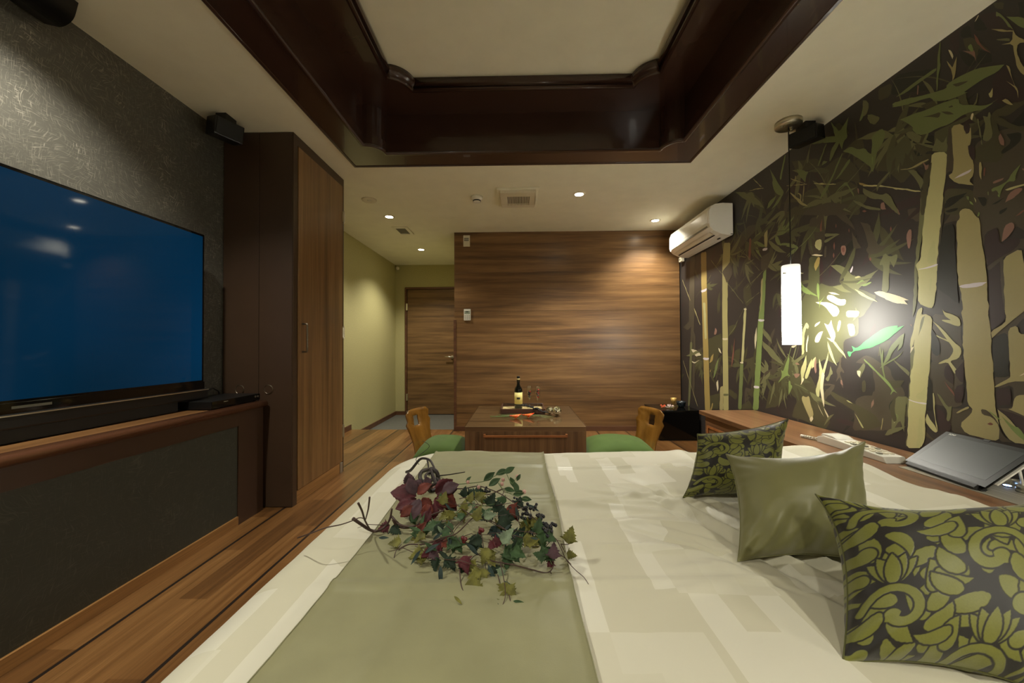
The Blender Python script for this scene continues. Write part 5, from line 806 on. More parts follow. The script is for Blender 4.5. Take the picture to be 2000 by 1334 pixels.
STEMS=[["b",0.0045,[[-0.441,0.984,0.53],[-0.424,0.995,0.51],[-0.413,1.026,0.48],[-0.393,1.029,0.475],[-0.377,1.044,0.48],[-0.364,1.047,0.5],[-0.357,1.043,0.53]]],["b",0.0035,[[-0.364,1.062,0.5],[-0.336,1.038,0.49],[-0.31,1.034,0.485],[-0.285,1.031,0.49],[-0.262,1.026,0.51],[-0.231,1.012,0.53],[-0.204,1.012,0.54]]],["b",0.003,[[-0.355,1.043,0.5],[-0.342,1.045,0.48],[-0.308,1.037,0.48],[-0.276,1.039,0.49],[-0.248,1.026,0.51]]],["b",0.0028,[[-0.395,0.912,0.6],[-0.395,0.935,0.57],[-0.4,0.967,0.53],[-0.401,1.015,0.48],[-0.388,1.026,0.48]]],["b",0.0024,[[-0.361,0.897,0.62],[-0.376,0.926,0.58],[-0.395,0.956,0.54]]],["b",0.0018,[[-0.562,0.941,0.5],[-0.509,0.903,0.53],[-0.476,0.911,0.54],[-0.446,0.928,0.54],[-0.427,0.948,0.54],[-0.41,0.955,0.545],[-0.399,0.959,0.54]]],["k",0.006,[[-0.463,1.528,0.47],[-0.434,1.498,0.49],[-0.401,1.492,0.53],[-0.378,1.48,0.54],[-0.346,1.45,0.54],[-0.324,1.421,0.52],[-0.312,1.41,0.5]]],["k",0.0035,[[-0.36,1.458,0.54],[-0.35,1.436,0.52],[-0.338,1.396,0.5]]],["k",0.008,[[-0.318,1.438,0.5],[-0.34,1.407,0.52],[-0.354,1.348,0.53],[-0.349,1.312,0.52],[-0.333,1.303,0.51],[-0.312,1.309,0.51],[-0.31,1.338,0.52],[-0.317,1.312,0.54],[-0.322,1.28,0.54],[-0.313,1.259,0.53]]],["k",0.008,[[-0.291,1.343,0.5],[-0.299,1.348,0.53],[-0.321,1.346,0.54],[-0.272,1.23,0.52],[-0.292,1.223,0.51],[-0.291,1.203,0.53],[-0.272,1.209,0.54],[-0.268,1.248,0.53],[-0.284,1.284,0.53]]],["k",0.0025,[[-0.292,1.338,0.52],[-0.242,1.293,0.54],[-0.18,1.229,0.57]]],["k",0.0015,[[-0.412,1.531,0.5],[-0.428,1.551,0.52],[-0.381,1.577,0.56],[-0.392,1.514,0.6]]],["b",0.002,[[-0.208,1.219,0.52],[-0.175,1.192,0.53],[-0.134,1.187,0.54],[-0.098,1.14,0.55],[-0.056,1.075,0.56],[-0.022,1.023,0.56],[0.015,0.972,0.555],[0.045,0.927,0.55]]],["b",0.0016,[[-0.138,1.156,0.54],[-0.094,1.091,0.55],[-0.047,1.113,0.56],[-0.062,1.047,0.55],[-0.103,1.03,0.55]]],["g",0.0015,[[-0.235,1.252,0.52],[-0.169,1.209,0.54],[-0.111,1.204,0.55],[-0.071,1.205,0.57],[-0.026,1.199,0.59]]],["g",0.0013,[[-0.07,1.193,0.55],[-0.051,1.113,0.56],[-0.02,1.066,0.56],[0.023,1.048,0.555]]],["g",0.0012,[[-0.042,1.187,0.58],[-0.024,1.127,0.57],[-0.009,1.153,0.58]]],["g",0.0012,[[-0.062,1.182,0.55],[-0.043,1.11,0.55],[0.013,1.085,0.56]]],["b",0.0018,[[-0.303,0.937,0.475],[-0.282,0.951,0.48],[-0.239,0.933,0.49],[-0.188,0.905,0.52],[-0.149,0.889,0.54],[-0.114,0.953,0.55],[-0.083,0.961,0.54],[-0.033,0.923,0.53],[0.004,0.896,0.51],[0.043,0.904,0.5]]],["b",0.0018,[[-0.139,0.899,0.52],[-0.106,0.881,0.5],[-0.066,0.863,0.49],[-0.017,0.865,0.48],[0.026,0.855,0.475],[0.058,0.852,0.47],[0.073,0.86,0.475],[0.076,0.869,0.49],[0.06,0.886,0.51],[0.031,0.891,0.54]]],["b",0.0014,[[0.069,0.854,0.47],[0.071,0.826,0.465],[0.054,0.805,0.462],[0.037,0.78,0.462]]],["b",0.0012,[[0.073,0.925,0.52],[0.088,0.921,0.51],[0.097,0.899,0.5],[0.106,0.869,0.49],[0.123,0.847,0.48],[0.139,0.828,0.475],[0.146,0.812,0.47]]],["b",0.0012,[[0.073,0.893,0.5],[0.101,0.88,0.49],[0.117,0.867,0.48]]],["b",0.001,[[0.099,0.918,0.5],[0.118,0.917,0.5],[0.131,0.921,0.51]]],["b",0.0012,[[0.101,0.935,0.49],[0.109,0.92,0.48]]],["b",0.0012,[[-0.101,0.921,0.54],[-0.09,0.9,0.52],[-0.082,0.875,0.48],[-0.077,0.853,0.47]]],["g",0.0014,[[0.037,0.885,0.54],[0.06,0.882,0.5],[0.073,0.866,0.48]]],["b",0.0014,[[-0.136,0.845,0.48],[-0.127,0.807,0.47],[-0.113,0.782,0.465],[-0.094,0.777,0.463]]],["b",0.0012,[[-0.046,0.858,0.49],[-0.035,0.809,0.48],[-0.031,0.768,0.47],[-0.04,0.741,0.463]]],["b",0.0012,[[-0.05,0.835,0.475],[-0.043,0.808,0.47],[-0.045,0.799,0.465]]],["b",0.0012,[[-0.023,0.775,0.47],[-0.018,0.753,0.462]]],["g",0.0014,[[-0.043,0.948,0.54],[-0.018,0.937,0.52],[-0.046,0.866,0.52],[-0.002,0.909,0.54]]],["b",0.0014,[[-0.192,0.954,0.53],[-0.169,0.936,0.52],[-0.191,0.918,0.51],[-0.223,0.92,0.5],[-0.278,0.983,0.48]]],["b",0.0012,[[-0.307,0.91,0.465],[-0.308,0.931,0.475],[-0.301,0.951,0.48]]],["b",0.0014,[[-0.18,1.053,0.54],[-0.129,0.967,0.55],[-0.084,0.933,0.55],[-0.039,0.908,0.54]]],["g",0.0012,[[-0.172,0.99,0.54],[-0.147,1.021,0.55],[-0.105,0.99,0.56],[-0.066,1.006,0.56]]],["b",0.0012,[[-0.117,1.03,0.55],[-0.146,0.947,0.54],[-0.165,0.929,0.52],[-0.17,0.903,0.5]]],["b",0.0012,[[-0.179,1.113,0.53],[-0.14,1.107,0.54],[-0.083,1.101,0.55],[-0.043,1.114,0.56]]]]
BERRIES=[[0.018,0.992,0.557,0.0042],[0.033,1.006,0.55,0.0042],[0.009,0.987,0.554,0.0042],[0.017,0.97,0.559,0.0042],[0.041,0.98,0.563,0.0042],[0.014,0.961,0.569,0.0042],[0.028,0.968,0.564,0.0042],[0.011,0.972,0.562,0.0042],[0.02,0.984,0.569,0.0042],[0.026,0.957,0.569,0.0042],[0.036,0.977,0.557,0.0042],[0.039,0.964,0.57,0.0042],[0.045,1.024,0.551,0.0042],[0.017,0.973,0.558,0.0042],[0.015,0.969,0.55,0.0042],[0.007,0.963,0.552,0.0042],[0.013,0.934,0.554,0.0042],[0.024,0.92,0.562,0.0042],[0.017,0.956,0.559,0.0042],[0.025,0.94,0.552,0.0042],[0.018,0.956,0.558,0.0042],[0.014,0.994,0.54,0.0042],[0.022,0.962,0.54,0.0042],[0.021,0.984,0.542,0.0042],[0.004,0.93,0.559,0.0042],[-0.004,0.98,0.539,0.0042],[0.018,0.948,0.559,0.0042],[0.026,0.934,0.562,0.0042],[0.049,0.96,0.552,0.0042],[0.044,0.965,0.548,0.0042],[0.057,0.986,0.539,0.0042],[0.058,0.931,0.561,0.0042],[0.06,0.955,0.549,0.0042],[0.052,0.936,0.552,0.0042],[0.052,0.919,0.561,0.0042],[0.052,0.938,0.555,0.0042],[0.046,0.93,0.561,0.0042],[0.054,0.971,0.538,0.0042],[0.07,0.925,0.533,0.0045],[0.076,0.92,0.534,0.0045],[0.074,0.898,0.549,0.0045],[0.065,0.883,0.551,0.0045],[0.057,0.919,0.549,0.0045],[0.087,0.92,0.544,0.0045],[0.075,0.921,0.542,0.0045],[0.066,0.907,0.547,0.0045],[0.064,0.898,0.552,0.0045],[0.056,0.89,0.551,0.0045],[0.065,0.904,0.552,0.0045],[0.065,0.924,0.543,0.0045],[0.08,0.935,0.541,0.0045],[0.065,0.892,0.544,0.0045],[0.084,0.93,0.541,0.0045],[0.074,0.889,0.544,0.0045],[0.064,0.923,0.546,0.0045],[0.059,0.873,0.553,0.0045],[0.061,0.901,0.552,0.0045],[0.075,0.898,0.541,0.0045],[0.062,0.886,0.537,0.0042],[0.064,0.902,0.528,0.0042],[0.064,0.876,0.54,0.0042],[0.062,0.889,0.541,0.0042],[0.068,0.879,0.528,0.0042],[0.001,1.033,0.553,0.0038],[-0.004,1.01,0.564,0.0038],[-0.008,1.048,0.556,0.0038],[-0.015,1.041,0.562,0.0038],[-0.013,1.047,0.549,0.0038],[-0.0,1.0,0.57,0.0038],[-0.0,1.013,0.562,0.0038],[-0.019,1.042,0.552,0.0038],[-0.101,1.125,0.551,0.0038],[-0.097,1.106,0.553,0.0038],[-0.1,1.124,0.559,0.0038],[-0.098,1.13,0.546,0.0038],[-0.102,1.113,0.558,0.0038],[-0.101,1.094,0.56,0.0038],[-0.092,1.149,0.538,0.0038],[-0.095,1.145,0.539,0.0038],[0.027,0.907,0.531,0.0038],[0.028,0.889,0.537,0.0038],[0.023,0.933,0.521,0.0038],[0.024,0.892,0.541,0.0038]]
REDB=[[-0.09,0.902,0.54,0.005],[-0.095,0.905,0.54,0.005],[-0.128,0.88,0.53,0.005],[-0.135,0.885,0.53,0.005],[-0.097,0.913,0.53,0.005],[-0.133,0.89,0.52,0.005]]
BUDS=[[-0.051,1.159,0.57],[-0.007,1.159,0.58],[-0.165,1.193,0.55],[-0.054,1.149,0.56],[0.013,1.09,0.56],[-0.126,1.15,0.55],[-0.281,1.229,0.52],[-0.291,1.229,0.52]]
CUSH=[[[0.634, 1.35, 0.665], [0.971, 1.371, 0.715], [0.559, 1.299, 0.46], [0.874, 1.288, 0.46]], [[0.619, 1.137, 0.655], [0.968, 1.069, 0.71], [0.525, 0.919, 0.46], [0.849, 0.914, 0.46]], [[0.625, 0.807, 0.665], [1.273, 0.892, 0.68], [0.527, 0.629, 0.46], [0.787, 0.543, 0.46]]]
# ---------------------------------------------------------------- bed
BX0,BX1,BY0,BY1=-.632,1.425,.12,1.955; BZ=.462; RR=.13; RC=.29
def sdf_in(x,y,ext=True):
    """distance inside the duvet outline (right side open towards the counter)"""
    x1=BX1+1.5 if ext else BX1
    cx=(BX0+x1)/2; cy=(BY0+BY1)/2; hx=(x1-BX0)/2-RC; hy=(BY1-BY0)/2-RC
    qx=abs(x-cx)-hx; qy=abs(y-cy)-hy
    return -(math.hypot(max(qx,0),max(qy,0))+min(max(qx,qy),0)-RC)
def ridge(x,y,x0,y0,x1,y1,w,h):
    dx,dy=x1-x0,y1-y0; L=dx*dx+dy*dy; t=((x-x0)*dx+(y-y0)*dy)/L
    tt=min(max(t,0),1); d=math.hypot(x-x0-dx*tt,y-y0-dy*tt); return h*math.exp(-(d/w)**2)*(.35+.65*math.sin(PI*min(max(t,.0),1)))
random.seed(21)
RID=[]
for k in range(26):
    a=random.uniform(1.9,3.6); cx_=random.uniform(.45,.62); cy_=random.uniform(.75,1.35); L=random.uniform(.12,.38)
    RID.append((cx_,cy_,cx_+L*math.cos(a),cy_+L*math.sin(a)*.8,random.uniform(.008,.02),random.uniform(.003,.009)*random.choice((1,1,-1))))
for k in range(24):
    x=random.uniform(-.55,1.3); y=random.uniform(.5,1.9); a=random.gauss(0,.5); L=random.uniform(.15,.5)
    RID.append((x,y,x+L*math.cos(a),y+L*math.sin(a),random.uniform(.01,.03),random.uniform(.0015,.004)))
RID+=[(.46+.035*k,1.38-.02*k,.74+.05*k,.50+.03*k,.010+.003*(k%3),.008*(1 if k%2 else -1)) for k in range(9)]
RID+=[(-.5,1.62,.9,1.60,.012,.005),(-.55,1.28,.8,1.24,.010,.005),(-.5,.80,.9,.86,.014,.004),(.9,1.93,1.4,1.90,.04,.018),(.75,1.95,.85,1.6,.03,.008)]
def surf(x,y,fine=True):
    d=sdf_in(x,y); z=BZ
    if d<RR: dd=max(d,0); z=BZ-RR+math.sqrt(max(0,RR*RR-(RR-dd)**2))
    k=min(max(d/.05,0),1)
    z+=k*(.010*noise.noise(Vector((x*2.2,y*2.6,1.3)))+.004*noise.noise(Vector((x*7,y*5,4))))
    if fine:
        z+=k*1.5*sum(ridge(x,y,*r) for r in RID if abs(x-(r[0]+r[2])/2)<.85)
        z+=k*.0012*noise.noise(Vector((x*22,y*14,7)))
    z+=.022*min(1,max(0,(x-1.15)/.25))+.008*min(1,max(0,(x-1.3)/.1))*math.sin(y*17)
    return z
def outline(n):
    pts=[]; r=RC
    segs=[]
    def arc(cx,cy,a0,a1,r,m): return [(cx+r*math.cos(math.radians(a0+(a1-a0)*i/m)),cy+r*math.sin(math.radians(a0+(a1-a0)*i/m))) for i in range(m)]
    def line(a,b,m): return [(a[0]+(b[0]-a[0])*i/m,a[1]+(b[1]-a[1])*i/m) for i in range(m)]
    r2=.04
    pts+=line((BX0+r,BY0),(BX1-r2,BY0),90)+arc(BX1-r2,BY0+r2,-90,0,r2,6)+line((BX1,BY0+r2),(BX1,BY1-r2),90)+arc(BX1-r2,BY1-r2,0,90,r2,6)
    pts+=line((BX1-r2,BY1),(BX0+r,BY1),90)+arc(BX0+r,BY1-r,90,180,r,26)+line((BX0,BY1-r),(BX0,BY0+r),70)+arc(BX0+r,BY0+r,180,270,r,26)
    return pts
OL=outline(0); NO=len(OL); ccx,ccy=.40,1.04
def duvet_mesh():
    vs=[(ccx,ccy,surf(ccx,ccy))]; fs=[]; rings=[]
    es=[i/105 for i in range(1,96)]+[95/105+(10/105)*(1-(1-i/16)**1.6) for i in range(1,17)]
    for e in es:
        base=len(vs)
        for (x,y) in OL:
            px_,py_=ccx+(x-ccx)*e,ccy+(y-ccy)*e; vs.append((px_,py_,surf(px_,py_)))
        rings.append(base)
    # skirt hanging down
    for k,(dz,fl) in enumerate(((.03,.004),(.07,.006),(.12,.006),(.18,.010),(.25,.016))):
        base=len(vs)
        for i,(x,y) in enumerate(OL):
            zt=surf(x,y); a=OL[i-1]; b_=OL[(i+1)%NO]; t=Vector((b_[0]-a[0],b_[1]-a[1])).normalized(); nx,ny=t.y,-t.x
            w_=fl*(1+.8*math.sin(i*.21)+.5*math.sin(i*.07+1))
            if x>BX1-.05: w_=0
            vs.append((x+nx*w_,y+ny*w_,max(.06,zt-dz)))
        rings.append(base)
    for i in range(NO): fs.append((0,1+i,1+(i+1)%NO))
    for a,b_ in zip(rings,rings[1:]):
        for i in range(NO): k=(i+1)%NO; fs.append((a+i,b_+i,b_+k,a+k))
    return vs,fs
m=N('jacquard_duvet'); v=m.coord((1,1,1))
def vor(scale,rot,thr):
    mp=m.n('ShaderNodeMapping'); m.l(v,mp.inputs[0]); mp.inputs['Scale'].default_value=scale; mp.inputs['Rotation'].default_value=(0,0,rot)
    t=m.n('ShaderNodeTexVoronoi',distance='CHEBYCHEV'); t.voronoi_dimensions='2D'; m.l(mp.outputs[0],t.inputs['Vector']); t.inputs['Scale'].default_value=1; t.inputs['Randomness'].default_value=.75
    sx=m.n('ShaderNodeSeparateColor'); m.l(t.outputs['Color'],sx.inputs[0]); return m.math('GREATER_THAN',sx.outputs[0],thr)
def bars(wx,wy,thr,seed):
    sp=m.n('ShaderNodeSeparateXYZ'); m.l(v,sp.inputs[0]); c=m.math('FLOOR',m.math('DIVIDE',m.math('ADD',sp.outputs[0],seed),wx))
    w1=m.n('ShaderNodeTexWhiteNoise',noise_dimensions='1D'); m.l(c,w1.inputs['W'])
    r=m.math('FLOOR',m.math('ADD',m.math('DIVIDE',sp.outputs[1],wy),m.math('MULTIPLY',w1.outputs['Value'],7)))
    cb=m.n('ShaderNodeCombineXYZ'); m.l(c,cb.inputs[0]); m.l(r,cb.inputs[1]); w2=m.n('ShaderNodeTexWhiteNoise'); m.l(cb.outputs[0],w2.inputs['Vector']); return m.math('GREATER_THAN',w2.outputs['Value'],thr)
p1=bars(.062,.42,.58,.3); p2=bars(.21,.16,.80,.7); p3=vor((4.5,4.5,1),.75,.80)
pat=m.math('ABSOLUTE',m.math('SUBTRACT',m.math('MAXIMUM',p1,p3),m.math('MULTIPLY',p2,.6)))
col=m.mix(pat,lin((216,213,194)),lin((202,198,174)))
f=m.noise(m.coord((600,600,600)),1,1)
m.set(base=col,rough=m.math('ADD',m.math('MULTIPLY',pat,.22),.42),sheen=.15,spec=.35); m.bump(f,.06,.0006)
M_duvet=m.m
vs,fs=duvet_mesh(); 
dv=MB().add(vs,fs,0,True).build('duvet',M_duvet,loc=(.4,1.04,.2)); tag(dv,'cream satin duvet with a woven geometric pattern spread over the bed','duvet')
t=thing('bed','low bed carrying the cream duvet','bed',(.4,1.04,0))
MB().box(BX0+.06,BX1-.02,BY0+.05,BY1-.08,.0,.14).build('bed_base',M_brown,t,bevel=.01)
MB().box(BX0+.05,BX1-.01,BY0+.04,BY1-.07,.14,.325).build('mattress',plain('mattress_cloth',(200,196,180),.8),t,bevel=.03)
# runner
RX0,RX1=-.408,.115
vs=[];fs=[]; nu,nv=60,150; ys=[BY0+.10+(BY1-BY0-.10)*j/nv for j in range(nv+1)]
for j,y in enumerate(ys):
    for i in range(nu+1):
        u=i/nu; xw=.006*math.sin(y*9); x=RX0+(RX1-RX0)*u+xw*(1-2*u)*.5
        e=min(u,1-u)*(RX1-RX0); h=.005+.0035*math.exp(-(e/.006)**2)
        h+=.004*max(0,noise.noise(Vector((x*3,y*3.2,9))))+.0025*abs(noise.noise(Vector((x*4,y*11,2))))
        for yy in (1.62,1.30,.80): h+=.0035*math.exp(-((y-yy-.01*math.sin(x*9))/.007)**2)
        h+=.004*math.exp(-((x+.36-.12*math.sin(y*2.3))/.02)**2)
        vs.append((x,y,surf(x,y)+h))
for k,dz in enumerate((.03,.08,.16)):
    for i in range(nu+1):
        u=i/nu; x=RX0+(RX1-RX0)*u; vs.append((x,BY1+.014+.012*k*.5,surf(x,BY1)-dz))
R_=nv+1+3
for j in range(R_-1):
    for i in range(nu): fs.append((j*(nu+1)+i,j*(nu+1)+i+1,(j+1)*(nu+1)+i+1,(j+1)*(nu+1)+i))
rn=MB().add(vs,fs,0,True).build('bed_runner',M_runner,loc=(-.15,1,BZ)); tag(rn,'olive green satin runner laid across the cream duvet','bed runner')
# hem along both long edges as a part
for s,x0 in ((0,RX0),(1,RX1)):
    pts=[]
    for j in range(0,nv+1):
        i=0 if s==0 else nu; pts.append(Vector(vs[j*(nu+1)+i])+Vector((0,0,.0)))
    h=MB().tube(pts,.0013,6).build('hem',M_runner,rn); h.parent=rn
    for vv in h.data.vertices: pass
# ---------------------------------------------------------------- cushions
def stroke_field(U,V,strokes,gap):
    R=np.full(U.shape,9.0)
    for pts,rad in strokes:
        d=np.full(U.shape,9.0)
        for (a,b_,ra,rb) in zip(pts,pts[1:],rad,rad[1:]):
            dx,dy=b_[0]-a[0],b_[1]-a[1]; L=dx*dx+dy*dy+1e-12
            t=np.clip(((U-a[0])*dx+(V-a[1])*dy)/L,0,1)
            d=np.minimum(d,np.hypot(U-a[0]-dx*t,V-a[1]-dy*t)-(ra+(rb-ra)*t))
        R=np.minimum(np.maximum(R,gap-d),d)
    return R
def spiral(cx,cy,r0,r1,a0,turn,w0,w1,n=16,ball=1.5):
    pts=[];rad=[]
    for i in range(n+1):
        s=i/n; a=a0+turn*s; r=r0+(r1-r0)*s**.8; pts.append((cx+r*math.cos(a),cy+r*math.sin(a))); rad.append(w0+(w1-w0)*s)
    rad[-1]*=ball; return pts,rad
def petal(x,y,a,L,w,bend=.25,n=8):
    pts=[];rad=[]
    for i in range(n+1):
        s=i/n; aa=a+bend*s; pts.append((x+L*s*math.cos(aa),y+L*s*math.sin(aa))); rad.append(max(.004,w*math.sin(PI*min(1,.12+.88*s**.8))**.8*(1 if s<.99 else .5)))
    return pts,rad
def damask(seed):
    """dense scrolling acanthus leaves in cushion space -1..1, thin dark outlines between them"""
    S=[]; rnd=random.Random(seed)
    for j in range(-5,6):
        for i in range(-5,6):
            S.append(petal(i*.22+rnd.uniform(-.05,.05),j*.22+rnd.uniform(-.05,.05),rnd.uniform(0,6.28),rnd.uniform(.2,.34),rnd.uniform(.05,.085),rnd.uniform(-1,1)))
    def motif(cx,cy,m):
        q=[]
        for k in range(4): q.append(petal(cx+.30*m,cy-.30+.17*k,(.1+.35*k) if m>0 else PI-(.1+.35*k),.26,.07,.5*m))
        q.append(spiral(cx-.22*m,cy-.30,.22,.09,PI*.5,3.6*m,.015,.075,14,1.0)); q.append(spiral(cx-.24*m,cy+.28,.18,.07,-PI*.4,-3.4*m,.012,.062,14,1.0))
        for a in (2.35,.85,2.0,1.2,1.57): q.append(petal(cx,cy+.30,a,.27,.062,0))
        q.append(spiral(cx+.06*m,cy+.02,.30,.07,PI*(1.0 if m>0 else 0),-m*5.4,.03,.045,18,1.7))
        q.append(petal(cx-.10*m,cy-.02,-PI*.5-.3*m,.34,.07,-.8*m)); q.append(petal(cx+.34*m,cy+.36,-PI*.5+.4*m,.26,.06,.9*m))
        return q
    for j in range(-2,3):
        for i in range(-2,3):
            S+=motif(i*.80+.1,j*1.0+(.5 if i%2 else 0)-.1,1 if i%2 else -1)
    return S
def cushion(name,label,mat,TL,TR,BL,BR,thick,seed=None,pinch=.10,n=150,piping=None,wr_=.006,fold=False,sag=0):
    TL,TR,BL,BR=map(Vector,(TL,TR,BL,BR)); cen=(TL+TR+BL+BR)/4
    nrm=((TR-TL)+(BR-BL)).cross((TL-BL)+(TR-BR)).normalized()
    if nrm.y>0: nrm=-nrm
    t=thing(name,label,'cushion',(cen.x,cen.y,min(BL.z,BR.z)-.0),'cushions at the head of the bed' if False else None)
    vs=[];fs=[];fl=[]
    for k in (0,1):
        for i in range(n+1):
            for j in range(n+1):
                u=2*i/n-1; v=2*j/n-1
                pu=u*(1-pinch*(1-v*v)*u*u); pv=v*(1-pinch*(1-u*u)*v*v)
                pv-=sag*(1-u*u)*max(0,v)**2
                a=(pu+1)/2; b_=(pv+1)/2
                p=(BL*(1-a)+BR*a)*(1-b_)+(TL*(1-a)+TR*a)*b_
                f=max(0,(1-u**2)*(1-v**2))**.5
                cr=(u*u*v*v)**1.5
                w=f*(thick/2)+wr_*noise.noise(Vector((u*2.2+thick*50,v*2.2,k*5+cen.x*9)))*min(1,f*2.5)
                # gathered folds near the corners
                an=math.atan2(v,u); rr=math.hypot(u,v); w+=.0025*math.sin(an*34+cen.x*20)*max(0,rr-.85)*min(1,f*5)*2
                if fold and k==0:
                    lo=max(0,-v-.15); w+=lo*f*(.016*math.sin(u*11+v*5+2*math.sin(v*3))+.010*math.sin(u*19-v*9))
                    w+=.010*f*math.exp(-((u-.55-.3*v)/.16)**2)-.010*f*math.exp(-((u-.30-.25*v)/.14)**2)
                w-=.010*f*max(0,-v)*(1 if k==0 else 0)
                p=p+nrm*(w if k==0 else -w*.9)
                if p.z<.50 and sdf_in(p.x,p.y,False)>0: p.z=max(p.z,surf(p.x,p.y,False)-.004)
                vs.append(tuple(p))
    B=(n+1)**2
    for k in (0,B):
        for i in range(n):
            for j in range(n):
                f=(k+i*(n+1)+j,k+(i+1)*(n+1)+j,k+(i+1)*(n+1)+j+1,k+i*(n+1)+j+1); fs.append(f[::-1] if k else f)
    o=MB().add(vs,fs,0,True).build('cover',mat,t,recalc=False)
    if seed is not None:
        U,V=np.meshgrid(np.linspace(-1,1,n+1),np.linspace(-1,1,n+1),indexing='ij')
        F=stroke_field(U*1.0,V*1.0,damask(seed),.017); at_=o.data.attributes.new('scroll','FLOAT','POINT')
        at_.data.foreach_set('value',np.concatenate([F.ravel(),F.ravel()]).astype(np.float32))
    # seam
    e=[]
    for i in range(n+1): e.append(vs[i*(n+1)])
    for j in range(1,n+1): e.append(vs[n*(n+1)+j])
    for i in range(n-1,-1,-1): e.append(vs[i*(n+1)+n])
    for j in range(n-1,0,-1): e.append(vs[j])
    MB().tube(e,.0018,5,0,True).build('seam',piping or mat,t)
    return t
m=N('damask_velvet'); at_=m.n('ShaderNodeAttribute',attribute_name='scroll')
fac=m.ramp(m.math('ADD',m.math('MULTIPLY',at_.outputs['Fac'],18),.5),(.42,(1,1,1)),(.58,(0,0,0)))
f=m.noise(m.coord((1,1,1)),420,2)
gr=m.mix(m.math('MULTIPLY',f,.5),lin((122,124,52)),lin((86,89,33)))
m.set(base=m.mix(fac,lin((30,27,22)),gr),rough=m.mix(fac,(.5,)*3+(1,),(.46,)*3+(1,)),sheen=.25,spec=.35); m.bump(m.math('ADD',m.math('MULTIPLY',f,.2),fac),.25,.0015)
M_damask=m.m
CU=CUSH
cushion('damask_cushion','black and green scroll-patterned cushion farthest away, behind the plain olive cushion',M_damask,*CU[0],.17,3,.12,n=180)
cushion('satin_cushion','plain olive satin cushion between the two scroll-patterned ones',M_plainc,*CU[1],.18,None,.12,wr_=.008,fold=True,sag=.16)
cushion('damask_cushion','large black and green scroll-patterned cushion nearest, at the bed corner',M_damask,*CU[2],.19,5,.15,n=250,sag=.42)

# ---------------------------------------------------------------- floral spray on the runner
FL=thing('floral_spray','spray of burgundy and green ivy leaves, vines and dark berries on the olive runner','flower arrangement',(-.2,1.2,BZ))
LM={k:plain('leaf_'+n,c,.6,var=.4,vs=50,bump=.2,g=.72,spec=.25) for k,n,c in (('m','burgundy',(92,38,44)),('p','plum',(84,60,66)),('r','russet',(112,50,36)),('d','dark_green',(36,54,36)),('g','green',(66,92,56)),('y','yellow_green',(118,116,52)),('t','teal',(52,70,66)),('l','pale',(130,148,118)))}
SMF=plain('fine_twig_bark',(74,54,44),.6)
random.seed(17)
def leaf(p,L,ang,typ,c):
    if typ=='v': L*=1.12
    n=14; a=math.radians(ang); 
    tip=Vector((math.cos(a),math.sin(a)*.45,math.sin(a)*.75)); tip.z+=random.uniform(-.15,.15); tip.normalize()
    face=Vector((random.uniform(-.5,.5),-.75,.75+random.uniform(-.3,.3))); side=tip.cross(face).normalized(); face=side.cross(tip).normalized()
    fold=random.uniform(.15,.5); curl=random.uniform(-.15,.35); vs=[]
    for i in range(n+1):
        s=i/n
        if typ=='i':
            w=.34*((s/.26)**.6 if s<.26 else ((1-s)/.74)**.8)+.14*math.exp(-((s-.2)/.08)**2)+.07*math.exp(-((s-.48)/.07)**2)
            w*=1+(.22 if i%2 else -.12); 
            if s>.9: w*=.5
        elif typ=='v': w=.36*math.sin(PI*s**.85)**.95*(1+(.07 if i%2 else -.05))
        elif typ=='n': w=.13*math.sin(PI*s**.8)
        else: w=.24*math.sin(PI*s**.9)
        if i in (0,n): w=.004
        c0=Vector(p)+tip*(L*s)+face*(curl*L*(s*s-s)*-1)
        for q in (-1,-.5,0,.5,1): vs.append(c0+side*(q*w*L)+face*(fold*abs(q)*w*L))
    for v in vs: v.z=max(v.z, .4645 if True else 0)
    fs=[(i*5+j,i*5+j+1,(i+1)*5+j+1,(i+1)*5+j) for i in range(n) for j in range(4)]
    vs2=[v-face*.0005 for v in vs]; k=len(vs)
    allv=vs+vs2; fs+= [tuple(k+q for q in f[::-1]) for f in fs]
    for i in range(n):
        for j in (0,4): a_,b_=i*5+j,(i+1)*5+j; fs.append((a_,b_,b_+k,a_+k) if j==0 else (b_,a_,a_+k,b_+k))
    nm={'i':'ivy_leaf','v':'burgundy_leaf','o':'oval_leaf','n':'narrow_leaf'}[typ]
    MB().add(allv,fs,0,True).build(nm,LM[c],FL,recalc=False)
for (x,y,z,L,a,tp,c) in LEAVES: leaf((x,y,z),L,a,tp,c)
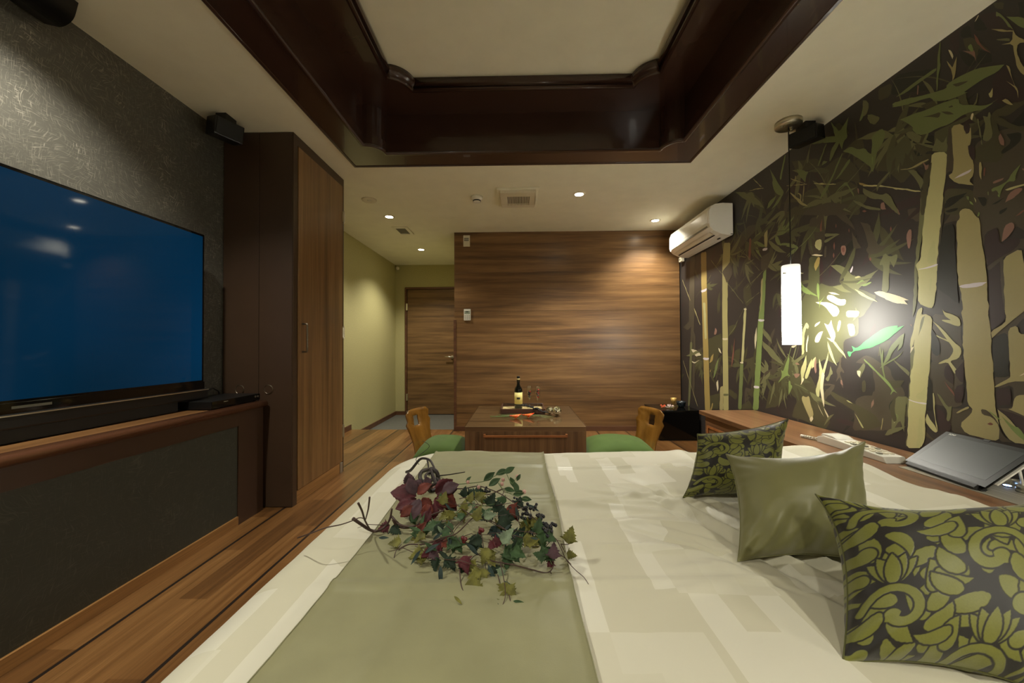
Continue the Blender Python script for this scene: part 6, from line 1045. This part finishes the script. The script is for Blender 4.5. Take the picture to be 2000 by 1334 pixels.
for k in range(60):
    s_=random.choice([q for q in LEAVES if q[5]=='i']); leaf((s_[0]+random.gauss(0,.02),s_[1]+random.gauss(0,.03),s_[2]+random.uniform(-.02,.015)),random.uniform(.018,.04),random.uniform(0,360),'n',random.choice('dggylt'))
for k in range(26):
    s_=random.choice([q for q in LEAVES if q[5]=='i']); a=random.uniform(-.6,3.7); L=random.uniform(.05,.11); p=Vector(s_[:3]); e=p+Vector((math.cos(a)*L,math.sin(a)*L*.8,random.uniform(-.02,.02))); e.z=max(e.z,.468)
    MB().tube([p,(p+e)/2+Vector((random.gauss(0,.008),random.gauss(0,.008),.008)),e],[.0011,.0009,.0006],5).build('fine_twig',SMF,FL)
SM={'b':plain('brown_vine',(70,50,42),.6,var=.2),'k':plain('black_root',(44,36,34),.5,var=.2),'g':plain('green_vine',(84,104,60),.5)}
for c,r,pts in STEMS:
    P=[Vector(p) for p in pts]; Q=[]
    for i in range(len(P)-1):                        # Catmull-Rom
        p0=P[max(0,i-1)]; p1=P[i]; p2=P[i+1]; p3=P[min(len(P)-1,i+2)]
        for k in range(5):
            t_=k/5; Q.append(.5*((2*p1)+(p2-p0)*t_+(2*p0-5*p1+4*p2-p3)*t_**2+(3*p1-p0-3*p2+p3)*t_**3))
    Q.append(P[-1]); rr=[r*(1-.45*i/len(Q)) for i in range(len(Q))]
    MB().tube(Q,rr,7).build({'b':'brown_vine','k':'black_root','g':'green_stem'}[c],SM[c],FL)
M_bb=plain('blue_black_berry',(24,24,30),.3,var=.2)
for x,y,z,r in BERRIES: MB().ball((x,y,z),r,7).build('dark_berry',M_bb,FL)
Mb4=plain('dull_red_berry',(96,30,34),.4)
for x,y,z,r in REDB: MB().ball((x,y,z),r,7).build('red_berry',Mb4,FL)
M_pk=plain('pink_bud',(204,160,150),.5,var=.15)
for x,y,z in BUDS:
    b=MB()
    for q in range(4): a=q*PI/2; b.ball((x+.0025*math.cos(a),y+.0025*math.sin(a),z),.0042,6,0,(.7,.7,1.3))
    b.build('pink_bud',M_pk,FL)
